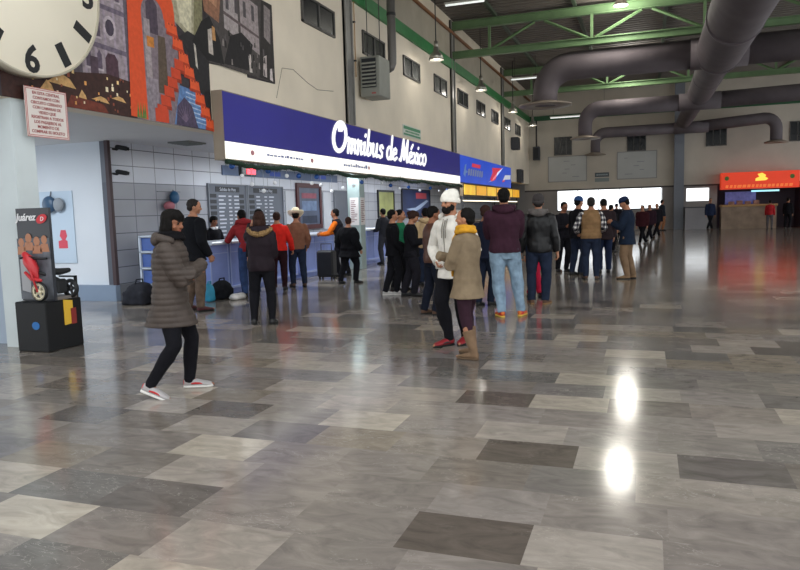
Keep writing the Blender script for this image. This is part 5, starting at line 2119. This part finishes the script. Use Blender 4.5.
# cup and monitor on the counters
t = thing('paper_cup', 'white paper cup standing on the counter beside the orange sleeve', 'cup', (-8.2, 15.95, 1.10))
mb = MB()
mb.lathe([(.0, 0), (.030, 0), (.042, .115), (.046, .118), (.046, .122), (.040, .122), (.030, .01), (0, .01)], (-8.2, 15.95, 1.10), 18)
mb.build('cup', mat('cup_white', '#dcdcdc', .6), t)
for i, (y, lab) in enumerate(((14.2, 'black computer monitor on the counter behind the red sweatshirt'),)):
    t = thing('monitor', lab, 'monitor', (-8.55, y, 1.10), 'counter monitors')
    mb = MB()
    mb.rbox(-8.60, -8.56, y - .24, y + .24, 1.20, 1.52, .01)
    mb.build('screen_case', CB, t)
    mb = MB()
    mb.box(-8.60, -8.48, y - .11, y + .11, 1.10, 1.115)
    mb.cyl((-8.56, y, 1.11), (-8.57, y, 1.3), .02)
    mb.build('stand', CB, t)
# post with papers
mb = MB()
mb.rbox(-7.98, -7.60, 18.25, 18.62, 0, 3.13, .015)
o = struct(mb.build('trim_14', mat('post_greengrey', '#8b9a98', .5, 0, .3, .06, 1.5)))
t = thing('paper_notice', 'long white printed notice taped to the grey-green post', 'notice', (-7.8, 18.2, 1.3))
mb = MB()
mb.box(-7.90, -7.64, 18.235, 18.245, 1.25, 2.02)
mb.box(-7.599, -7.594, 18.28, 18.60, 1.25, 2.02)
mb.build('sheet', mat('paper_grey', '#cfcac8', .7), t)
mb = MB()
rm = random.Random(5)
for k in range(12):
    z = 1.92 - k * .053
    mb.box(-7.594, -7.592, 18.31, 18.31 + rm.uniform(.12, .26), z, z + .022)
mb.build('lettering', mat('notice_ink', '#7a5a5c', .6), t)
mb = MB()
for k in range(12):
    z = 1.92 - k * .053
    mb.box(-7.87, -7.87 + rm.uniform(.08, .2), 18.232, 18.235, z, z + .022)
mb.build('lettering', mat('notice_ink', '#7a5a5c', .6), t)

# ------------------------------------------------------------------ luggage on the floor
t = thing('suitcase', 'black upright suitcase standing beside the orange-sleeved person', 'suitcase', (-7.40, 15.62, 0))
mb = MB()
mb.rbox(-7.66, -7.22, 15.48, 15.76, .05, .70, .04)
mb.build('shell', mat('case_black', '#17181c', .5, 0, .4, .2, 6), t)
mb = MB()
mb.tube([(-7.58, 15.62, .69), (-7.58, 15.62, .86), (-7.30, 15.62, .86), (-7.30, 15.62, .69)], .012, 8)
mb.build('handle', DARKST, t)
for x in (-7.60, -7.28):
    for y in (15.53, 15.71):
        mb = MB()
        mb.cyl((x - .015, y, .03), (x + .015, y, .03), .03, n=14)
        mb.build('wheel', CB, t)


def bag(name, label, cat, c, s, m, seed, handle=True, hm=None):
    t = thing(name, label, cat, (c[0], c[1], 0))
    b = MB()
    b.ball((c[0], c[1], s[2] * .5), (s[0] / 2, s[1] / 2, s[2] / 2), 20, 14)
    b.rbox(c[0] - s[0] * .44, c[0] + s[0] * .44, c[1] - s[1] * .44, c[1] + s[1] * .44, 0.0, s[2] * .62, .03)
    me = solid(b, .018, 4)
    for q in me.vertices:
        n_ = noise.noise(V((q.co.x * 7 + seed, q.co.y * 7, q.co.z * 7)))
        q.co += (q.co - V((c[0], c[1], s[2] * .4))).normalized() * n_ * .03
        q.co.z = max(q.co.z, .003)
        q.co -= V((c[0], c[1], 0))
    me.materials.clear()
    me.materials.append(m)
    o = bpy.data.objects.new('body', me)
    COL.objects.link(o)
    o.parent = t
    if handle:
        b = MB()
        b.tube([(c[0], c[1] - s[1] * .25, s[2] * .82), (c[0] + .02, c[1] - s[1] * .16, s[2] * 1.12), (c[0] + .02, c[1] + s[1] * .16, s[2] * 1.12), (c[0], c[1] + s[1] * .25, s[2] * .82)], .014, 8)
        b.build('handle', hm or m, t)
    return t


bag('duffel_bag', 'black lumpy duffel bag on the floor at the counter foot, mid counter', 'bag', (-7.84, 11.66), (.38, .46, .36), cloth('bag_black', '#191a1e'), 3)
bag('shopping_bag', 'teal shopping bag standing on the floor behind the quilted coat', 'bag', (-7.84, 11.24), (.20, .24, .34), mat('bag_teal', '#2f8fb0', .5, 0, .4, .2, 5), 9)
bag('plastic_bag', 'white plastic bag lying on floor before the black duffel bag', 'bag', (-7.46, 11.62), (.26, .40, .13), mat('bag_white', '#cfccc8', .5, 0, .4, .2, 8), 21, handle=False)
bag('travel_bag', 'dark grey travel bag on the floor before the display rack', 'bag', (-9.02, 10.72), (.55, .50, .42), cloth('bag_grey', '#2f3036'), 31)
bag('backpack', 'maroon and black backpack leaning against the dark grey travel bag', 'bag', (-8.52, 10.78), (.36, .36, .46), cloth('bag_maroon', '#3a2228'), 41)

# ------------------------------------------------------------------ motorcycle advertising stand by the column
t = thing('advertising_stand', 'black advertising stand with tall printed board beside the pale column', 'stand', (-7.2, 6.85, 0))
mb = MB()
mb.rbox(-7.39, -6.90, 6.52, 7.10, .0, .62, .012)
mb.build('base_box', mat('stand_black', '#0d0e11', .45, 0, .3, .1, 4), t)
mb = MB()
mb.box(-7.42, -6.90, 6.68, 6.72, .62, 1.77)
bd = mb.build('board', mat('stand_board', '#23262e', .35, 0, .5, .1, 3), t)
mb = MB()
mb.box(-7.43, -6.91, 6.672, 6.68, .64, 1.40)
mb.build('print', mat('stand_print', '#5c6068', .4, 0, .4, .5, 6), t)
fn = lambda u, v, d: (-7.42 + u, 6.676 - d, 1.62 + v)
mb = MB()
put_text(mb, 'Juárez', .125, fn, shear=.25, offset=.003, extrude=.002)
mb.build('lettering', mat('stand_white', '#e8e8ea', .5), t)
mb = MB()
mb.add([(-7.005 + .085 * math.cos(q * PI / 12), 6.670, 1.635 + .055 * math.sin(q * PI / 12) + .02 * math.cos(q * PI / 12)) for q in range(24)], [tuple(range(24))])
mb.build('red_oval', mat('stand_red', '#c8323c', .5), t)
mb = MB()
put_text(mb, 'D', .075, lambda u, v, d: (-7.03 + u, 6.668 - d, 1.61 + v), shear=.2, extrude=.002)
mb.build('lettering', mat('stand_white', '#e8e8ea', .5), t)
mb = MB()
for k, (x, z, s) in enumerate(((-7.36, 1.35, .045), (-7.24, 1.40, .05), (-7.11, 1.36, .05), (-6.99, 1.38, .045))):
    mb.prism([(x + s * math.cos(q * PI / 6), z + s * 1.2 * math.sin(q * PI / 6)) for q in range(12)], lambda u, v, d: (u, 6.672 - d, v), 0, .003)
    mb.prism([(x - s * 1.6, z - .15), (x + s * 1.6, z - .15), (x + s * 1.2, z - .05), (x - s * 1.2, z - .05)], lambda u, v, d: (u, 6.672 - d, v), 0, .003)
mb.build('printed_people', mat('stand_skin', '#b07a5c', .5), t)
mb = MB()
mb.prism([(-7.40, .75), (-7.26, .72), (-7.24, 1.10), (-7.40, 1.15)], lambda u, v, d: (u, 6.672 - d, v), 0, .003)
mb.build('printed_panel', mat('stand_grey', '#a9aaae', .5), t)
mb = MB()
mb.prism([(0, 0), (.10, .01), (.10, .30), (0, .32)], lambda u, v, d: (-6.899 + d, 6.80 + u * 1.4, .30 + v), 0, .012)
mb.build('yellow_leaflet', mat('leaflet_yellow', '#e0b43a', .5), t)
mb = MB()
mb.prism([(0, 0), (.08, 0), (.08, .20), (0, .20)], lambda u, v, d: (-6.886 + d, 6.90 + u, .30 + v), 0, .008)
mb.build('red_leaflet', mat('leaflet_red', '#8a2f2c', .5), t)
mb = MB()
mb.prism([(.06 * math.cos(q * PI / 6), .05 * math.sin(q * PI / 6)) for q in range(12)], lambda u, v, d: (-7.07 + u, 6.52 - d, .33 + v), 0, .004)
mb.build('blue_sticker', mat('sticker_blue', '#2b6cae', .5), t)
mb = MB()
mb.box(-6.96, -6.93, 7.06, 7.09, .62, .90)
mb.box(-7.2, -6.93, 7.06, 7.09, .88, .90)
mb.build('corner_post', CB, t)
mb = MB()
mb.box(-7.2, -6.92, 6.74, 7.06, .622, .66)
mb.build('plinth', mat('plinth_grey', '#77706c', .6), t)
# small red motorcycle parked on the box in front of the board
t = thing('motorcycle', 'small red motorcycle with white spoked wheel on the black stand', 'motorcycle', (-7.1, 6.6, .62))
RM = mat('moto_red', '#c22f36', .35, 0, .5)
for nm, (x, y) in (('front_wheel', (-7.03, 6.58)), ('rear_wheel', (-6.94, 6.98))):
    zc = .62 + .125
    mb = MB()
    mb.lathe([(.092, -.022), (.118, -.018), (.124, 0), (.118, .018), (.092, .022), (.092, -.022)], (x, y, zc), 28, axis='Y')
    wv = mb.build('wheel', CB, t)
    mb = MB()
    mb.lathe([(.076, -.016), (.102, -.023), (.102, .023), (.076, .016), (.076, -.016)], (x, y, zc), 28, axis='Y')
    mb.lathe([(0, -.024), (.032, -.024), (.032, .024), (0, .024)], (x, y, zc), 16, axis='Y')
    for k in range(5):
        a = 2 * PI * k / 5
        mb.tube([(x + .02 * math.cos(a), y, zc + .02 * math.sin(a)), (x + .085 * math.cos(a), y, zc + .085 * math.sin(a))], .016, 6)
    mb.build('rim', mat('moto_rim', '#d8d0b4', .4) if nm == 'front_wheel' else DARKST, wv)
mb = MB()
for s in (-.032, .032):
    mb.tube([(-7.03, 6.58 + s, .745), (-7.12, 6.58 + s, 1.0), (-7.16, 6.58 + s, 1.14)], .012, 8)
mb.build('fork', RM, t)
mb = MB()
mb.tube([(-7.26, 6.54, 1.16), (-7.18, 6.58, 1.18), (-7.08, 6.61, 1.15), (-6.92, 6.62, 1.15)], .014, 8)
mb.build('handlebar', CB, t)
mb = MB()
mb.tube([(-7.24, 6.60, 1.20), (-7.18, 6.60, 1.12), (-7.12, 6.60, 1.02), (-7.09, 6.61, .92)], [.04, .075, .065, .03], 14, round_ends=True)
mb.tube([(-7.22, 6.57, .98), (-7.13, 6.575, .90), (-7.0, 6.58, .885)], [.02, .026, .02], 12, round_ends=True)
mb.build('fairing', RM, t)
mb = MB()
mb.rbox(-6.99, -6.90, 6.74, 6.90, .70, .88, .02)
mb.tube([(-7.06, 6.62, .98), (-6.98, 6.74, .92), (-6.95, 6.90, .82), (-6.94, 6.98, .745)], .022, 8)
mb.tube([(-6.95, 6.84, .74), (-6.94, 6.98, .745)], .018, 8)
mb.build('engine', CB, t)
mb = MB()
mb.tube([(-7.0, 6.72, .99), (-6.96, 6.84, .97), (-6.93, 6.96, .98)], [.04, .045, .03], 12, flat=.6, round_ends=True)
mb.build('seat', CB, t)

# ------------------------------------------------------------------ fittings high on the left wall
t = thing('unit_heater', 'grey louvred unit heater hanging off the left wall by a window', 'heater', (-6.9, 17.9, 4.7))
mb = MB()
mb.rbox(-7.30, -6.74, 17.86, 18.66, 4.69, 5.74, .02)
mb.build('casing', mat('heater_grey', '#8b8d86', .5, .2, .4, .08, 3), t)
mb = MB()
mb.box(-7.24, -6.84, 17.835, 17.86, 4.92, 5.68)
mb.build('opening', mat('heater_dark', '#22262b', .5), t)
for k in range(7):
    mb = MB()
    z = 4.95 + k * .098
    mb.add([(-7.24, 17.79, z), (-6.84, 17.79, z), (-6.84, 17.85, z + .055), (-7.24, 17.85, z + .055), (-7.24, 17.795, z - .012), (-6.84, 17.795, z - .012), (-6.84, 17.855, z + .043), (-7.24, 17.855, z + .043)],
           [(0, 1, 2, 3), (7, 6, 5, 4), (0, 4, 5, 1), (1, 5, 6, 2), (2, 6, 7, 3), (3, 7, 4, 0)])
    mb.build('louvre', mat('heater_louvre', '#a3a49c', .5, .2), t)
for x in (-7.2, -6.84):
    mb = MB()
    mb.cyl((x, 18.2, 5.74), (x, 18.2, 9.1), .012, n=8)
    mb.build('hanger_rod', DARKST, t)
mb = MB()
mb.box(-6.98, -6.86, 17.855, 17.86, 4.75, 4.79)
mb.build('badge', mat('heater_badge', '#a04a48', .5), t)
t = thing('flue_pipe', 'vertical grey flue pipe dropping from the roof beside the unit heater', 'pipe', (-6.8, 18.9, 5.8))
mb = MB()
mb.tube([(-6.75, 18.92, 9.1), (-6.75, 18.92, 5.9), (-6.76, 18.92, 5.72), (-6.80, 18.90, 5.60), (-6.86, 18.84, 5.56)], .12, 16)
mb.build('pipe', mat('flue_grey', '#6d6b68', .5, .4), t)
mb = MB()
mb.tube([(-6.75, 18.92, 7.0), (-6.75, 18.92, 7.08)], .128, 16)
mb.build('band', DARKST, t)
t = thing('conduit', 'thin orange conduit down the wall next to the heater', 'conduit', (-7.36, 17.75, 6))
mb = MB()
mb.tube([(-7.36, 17.72, 8.5), (-7.36, 17.72, 5.2)], .014, 8)
mb.build('pipe', mat('conduit_orange', '#b08a62', .6), t)
mb = MB()
for z in (7.6, 6.6, 5.6):
    mb.box(-7.40, -7.34, 17.69, 17.75, z, z + .04)
mb.build('clip', DARKST, t)
t = thing('exit_sign', 'small green and white wall sign above the end of the script lettering', 'sign', (LX, 22.45, 4.02))
mb = MB()
mb.box(LX + .0, LX + .02, 21.52, 23.39, 4.02, 4.37)
mb.build('plate', mat('exit_white', '#c9d0c8', .5), t)
mb = MB()
mb.box(LX + .02, LX + .024, 21.58, 23.33, 4.24, 4.34)
mb.box(LX + .02, LX + .024, 21.58, 23.33, 4.05, 4.11)
mb.build('green_bars', mat('exit_green', '#3f8a62', .5), t)
mb = MB()
x = 21.75
rm = random.Random(2)
while x < 23.1:
    w_ = rm.uniform(.06, .12)
    mb.box(LX + .02, LX + .024, x, x + w_, 4.145, 4.205)
    x += w_ + .04
mb.build('lettering', mat('exit_green', '#3f8a62', .5), t)
# loudspeaker boxes by the corner
for i, (x0, x1, y0, y1, z0, z1, lab) in enumerate(((-7.38, -6.95, 40.4, 41.0, 4.92, 5.62, 'dark loudspeaker box on the left wall near the hall corner'), (-7.05, -6.62, 46.3, 46.7, 4.65, 5.52, 'dark loudspeaker box on the far wall next to the corner'),
                                                   (-7.38, -7.1, 42.2, 43.0, 3.1, 3.9, 'dark meter box low on the left wall past the blue banner'))):
    t = thing('wall_box', lab, 'box', ((x0 + x1) / 2, (y0 + y1) / 2, z0), 'dark boxes at the hall corner')
    mb = MB()
    mb.rbox(x0, x1, y0, y1, z0, z1, .03)
    mb.build('case', mat('box_dark', '#3c3e44', .6), t)
    mb = MB()
    if i == 1:
        mb.box(x0 + .05, x1 - .05, y0 - .01, y0, z0 + .08, z1 - .08)
    else:
        mb.box(x1, x1 + .01, y0 + .08, y1 - .08, z0 + .08, z1 - .08)
    mb.build('grille', mat('box_grille', '#26272b', .8), t)
    mb = MB()
    if i == 1:
        mb.cyl(((x0 + x1) / 2, 46.5, z1), ((x0 + x1) / 2, 46.5, 7.2), .05)
    else:
        mb.box(LX, x0 + .02, (y0 + y1) / 2 - .05, (y0 + y1) / 2 + .05, z1 - .2, z1 - .1)
    mb.build('mount', DARKST, t)
# lit menu boards past the ticket hall
t = thing('menu_board', 'row of glowing yellow menu panels under the blue banner sign', 'menu board', (-7.9, 38, 2.3))
mb = MB()
mb.box(-8.0, -7.86, 31.0, 46.0, 2.22, 2.80)
mb.build('case', mat('menu_case', '#5a4a35', .6), t)
for k in range(6):
    y = 31.2 + k * 2.45
    mb = MB()
    mb.box(-7.86, -7.84, y, y + 2.2, 2.28, 2.74)
    mb.build('panel', mat('menu_yellow%d' % (k % 2), ['#e8b83a', '#dca22c'][k % 2], .5, 0, .3, .3, 1.2, emit=['#f0c040', '#e8a830'][k % 2], estr=.35), t)
for k, y in enumerate((31.5, 35.5, 39.5, 43.5)):
    mb = MB()
    mb.box(-7.99, -7.9, y, y + .08, 2.80, 3.13)
    mb.build('hanger', DARKST, t)
t = thing('snack_counter', 'brown snack counter with lit edge beyond the ticket hall', 'counter', (-8.4, 38, 0))
mb = MB()
mb.box(-8.8, -7.8, 30.5, 46.0, 0, 1.02)
mb.build('body', mat('snack_brown', '#5c4638', .5, 0, .4, .15, 1.5), t)
mb = MB()
mb.rbox(-8.85, -7.72, 30.4, 46.1, 1.02, 1.08, .012)
mb.build('worktop', mat('snack_top', '#8d8072', .3), t)
mb = MB()
mb.box(-7.90, -7.86, 31.0, 45.0, 1.98, 2.03)
mb.build('light_strip', mat('snack_glow', '#fff4d8', .5, emit='#fff2d4', estr=.9), t)
mb = MB()
for y in (31.0, 38.0, 45.0):
    mb.box(-7.92, -7.86, y, y + .05, 1.08, 2.22)
mb.build('upright', DARKST, t)

# ------------------------------------------------------------------ far wall things
for i, (xa, xb, za, zb, lab) in enumerate(((-6.16, -3.69, 3.20, 4.86, 'pale framed whiteboard on far wall beneath the leftmost dark window'), (-1.85, .54, 3.21, 4.94, 'pale framed whiteboard on far wall, right of the small grey plaque'))):
    t = thing('whiteboard', lab, 'board', ((xa + xb) / 2, FARY, za), 'far wall whiteboards')
    mb = MB()
    mb.box(xa + .05, xb - .05, FARY - .03, FARY, za + .05, zb - .05)
    mb.build('sheet', mat('whiteboard', '#aeb0ae', .5, 0, .3, .05, 1), t)
    mb = MB()
    mb.box(xa, xb, FARY - .05, FARY, za, za + .05)
    mb.box(xa, xb, FARY - .05, FARY, zb - .05, zb)
    mb.box(xa, xa + .05, FARY - .05, FARY, za, zb)
    mb.box(xb - .05, xb, FARY - .05, FARY, za, zb)
    mb.build('frame', mat('whiteboard_frame', '#8d8d8b', .5), t)
    mb = MB()
    rm = random.Random(i)
    for k in range(5):
        x = rm.uniform(xa + .3, xb - .7)
        z = za + .3 + k * .25
        mb.box(x, x + rm.uniform(.2, .5), FARY - .034, FARY - .03, z, z + .04)
    mb.build('writing', mat('whiteboard_ink', '#8a8c90', .6), t)
t = thing('wall_plaque', 'small dark grey lettered plaque above the bright doorway', 'sign', (-2.76, FARY, 3.27))
mb = MB()
mb.box(-3.2, -2.33, FARY - .04, FARY, 3.42, 3.70)
mb.build('upper_plate', mat('plaque_dark', '#4d565c', .5), t)
mb = MB()
mb.box(-3.2, -2.33, FARY - .04, FARY, 3.12, 3.36)
mb.build('lower_plate', mat('plaque_mid', '#7a8484', .5), t)
mb = MB()
for k in range(6):
    mb.box(-3.1 + k * .12, -3.02 + k * .12, FARY - .045, FARY - .04, 3.52, 3.60)
mb.build('lettering', mat('plaque_ink', '#9aa4a8', .5), t)
t = thing('service_counter', 'plain grey service counter under the small bright window at far wall', 'counter', (2.9, 46.4, 0))
mb = MB()
mb.box(2.15, 3.55, 46.15, 46.95, 0, 1.30)
mb.build('body', mat('service_grey', '#929195', .5, 0, .4, .06, 1), t)
mb = MB()
mb.rbox(2.10, 3.60, 46.10, 46.98, 1.30, 1.37, .015)
mb.build('worktop', mat('service_top', '#4b4b50', .4), t)
t = thing('snack_kiosk', 'snack kiosk with wooden ledge below the red sign at far wall', 'kiosk', (6.2, 46.6, 0))
mb = MB()
mb.box(4.15, 7.1, 46.0, 46.95, 0, 1.30)
mb.build('base', mat('kiosk_brown', '#8f7c6b', .6, 0, .3, .25, 2), t)
mb = MB()
mb.rbox(4.10, 7.15, 45.9, 47.0, 1.30, 1.43, .02)
mb.build('ledge', mat('kiosk_wood', '#a98352', .4, 0, .4, .15, 3), t)
mb = MB()
mb.box(4.5, 6.2, 47.6, 47.7, 1.45, 2.2)
mb.build('violet_display', mat('kiosk_violet', '#54588c', .4, 0, .3, .5, 3, emit='#5a5f9c', estr=.15), t)
mb = MB()
mb.box(5.9, 7.4, 47.2, 47.3, 2.16, 2.26)
mb.build('cyan_tube', mat('kiosk_cyan', '#a8e8f0', .4, emit='#a0ecf8', estr=.5), t)
mb = MB()
for k in range(4):
    mb.box(4.6 + k * .45, 4.9 + k * .45, 46.5, 46.8, 1.43, 1.62 + .05 * (k % 2))
mb.build('goods', mat('kiosk_goods', '#8a6a5c', .6, 0, .3, .4, 5), t)
t = thing('shop_sign', 'orange-red kiosk sign with yellow emblem on the far wall', 'sign', (6.2, 46.2, 2.3))
mb = MB()
mb.box(4.13, 8.24, 46.0, 46.95, 2.34, 3.32)
mb.build('case', mat('ksign_red', '#d63a1e', .4, 0, .4, .08, 1, emit='#e8401c', estr=.24), t)
mb = MB()
fnk = lambda u, v, d: (u, 46.0 - d, v)
mb.prism([(5.95, 2.78), (6.5, 2.80), (6.62, 2.9), (6.45, 3.0), (6.5, 3.1), (6.3, 3.24), (6.05, 3.18), (6.15, 3.02), (5.95, 2.92)], fnk, 0, .02)
mb.build('yellow_emblem', mat('ksign_yellow', '#f0d050', .4, emit='#f4d850', estr=.4), t)
mb = MB()
for x in (4.42, 7.86):
    mb.prism([(x + .12 * math.cos(q * PI / 5), 2.98 + .13 * math.sin(q * PI / 5)) for q in range(10)], fnk, 0, .02)
mb.build('green_emblem', mat('ksign_green', '#5a7a2c', .5), t)
mb = MB()
rm = random.Random(8)
x = 4.35
while x < 7.9:
    w_ = rm.uniform(.12, .22)
    mb.prism([(x, 2.42), (x + w_, 2.42), (x + w_ + .03, 2.58), (x + .03, 2.58)], fnk, 0, .015)
    x += w_ + rm.uniform(.05, .09)
mb.build('lettering', mat('ksign_orange', '#f07a3a', .5, emit='#f07a3a', estr=.25), t)


# ------------------------------------------------------------------ light
wd = bpy.data.worlds.new('daylight')
scene.world = wd
wd.use_nodes = True
bg = wd.node_tree.nodes['Background']
bg.inputs[0].default_value = (.93, .97, 1.0, 1)
bg.inputs[1].default_value = 1.1


def point(name, loc, e, r=.2, col=(1, .95, .86)):
    l = bpy.data.lights.new(name, 'POINT')
    l.energy = e
    l.shadow_soft_size = r
    l.color = col
    o = bpy.data.objects.new(name, l)
    o.location = loc
    COL.objects.link(o)
    return o


def area(name, loc, sx, sy, e, col=(1, 1, 1), rot=(0, 0, 0)):
    l = bpy.data.lights.new(name, 'AREA')
    l.shape = 'RECTANGLE'
    l.size = sx
    l.size_y = sy
    l.energy = e
    l.color = col
    o = bpy.data.objects.new(name, l)
    o.location = loc
    o.rotation_euler = rot
    COL.objects.link(o)
    return o


for i, y in enumerate((26.9, 13.0, 37.3)):
    point('high_bay_light', (-.95, y, 8.45), 140, .50)
for y in ly:
    point('bell_light', (-6.6, y, 6.45), 14, .12)
# tube fittings in the ticket hall ceiling
tt = None
for i, y in enumerate((14.7, 18.0, 21.0, 25.0, 30.0)):
    if tt is None:
        tt = thing('ceiling_light', 'white tube fitting on the ticket hall soffit behind the navy sign', 'light', (-7.75, y, 3.1), 'ticket hall tube fittings')
        mb = MB()
        mb.box(-8.05, -7.45, y - .6, y + .6, 3.07, 3.13)
        mb.build('housing', mat('batten_white', '#c9c8c2', .5), tt)
        for dy in (-.45, -.15, .15, .45):
            mb = MB()
            mb.tube([(-8.02, y + dy, 3.045), (-7.48, y + dy, 3.045)], .02, 8)
            mb.build('tube', mat('tube_glow_hall', '#f4f8ff', .5, emit='#eaf2ff', estr=.8), tt)
    else:
        dup(tt, (-7.75, y, 3.1))
    area('ticket_hall_light', (-7.75, y, 3.0), .5, 1.2, 40, (.88, .94, 1))

dup(tt, (-11.2, 8.4, 3.1), 'added unseen white tube fitting brightening the white end wall')['group'] = 'added side recess fitting'  # unseen fitting and its area light, added to brighten the side recess
area('side_recess_fill', (-11.2, 8.4, 3.0), 1.2, 1.2, 60, (.88, .94, 1))

# ------------------------------------------------------------------ camera
yaw, pit, rol, FPX, HC = rad(19.54), rad(6.0), rad(-1.65), 700.0, 1.6
fw_ = V((-math.sin(yaw) * math.cos(pit), math.cos(yaw) * math.cos(pit), -math.sin(pit)))
rt_ = V((math.cos(yaw), math.sin(yaw), 0))
up_ = rt_.cross(fw_)
cR = rt_ * math.cos(rol) + up_ * math.sin(rol)
cU = up_ * math.cos(rol) - rt_ * math.sin(rol)
cam = bpy.data.cameras.new('camera')
cam.sensor_fit = 'HORIZONTAL'
cam.sensor_width = 36
cam.lens = 36 * FPX / 800
cam.clip_end = 400
co = bpy.data.objects.new('camera', cam)
co.matrix_world = Matrix(((cR.x, cU.x, -fw_.x, 0), (cR.y, cU.y, -fw_.y, 0), (cR.z, cU.z, -fw_.z, HC), (0, 0, 0, 1)))
COL.objects.link(co)
scene.camera = co
vs_ = scene.view_settings
vs_.view_transform = 'Standard'
vs_.look = 'None'
vs_.exposure = 1.05
vs_.gamma = 1.0
vs_.use_curve_mapping = False
scene.cycles.max_bounces = 8
scene.cycles.diffuse_bounces = 5
scene.cycles.glossy_bounces = 4
scene.cycles.use_denoising = True
scene.cycles.sample_clamp_indirect = 6.0
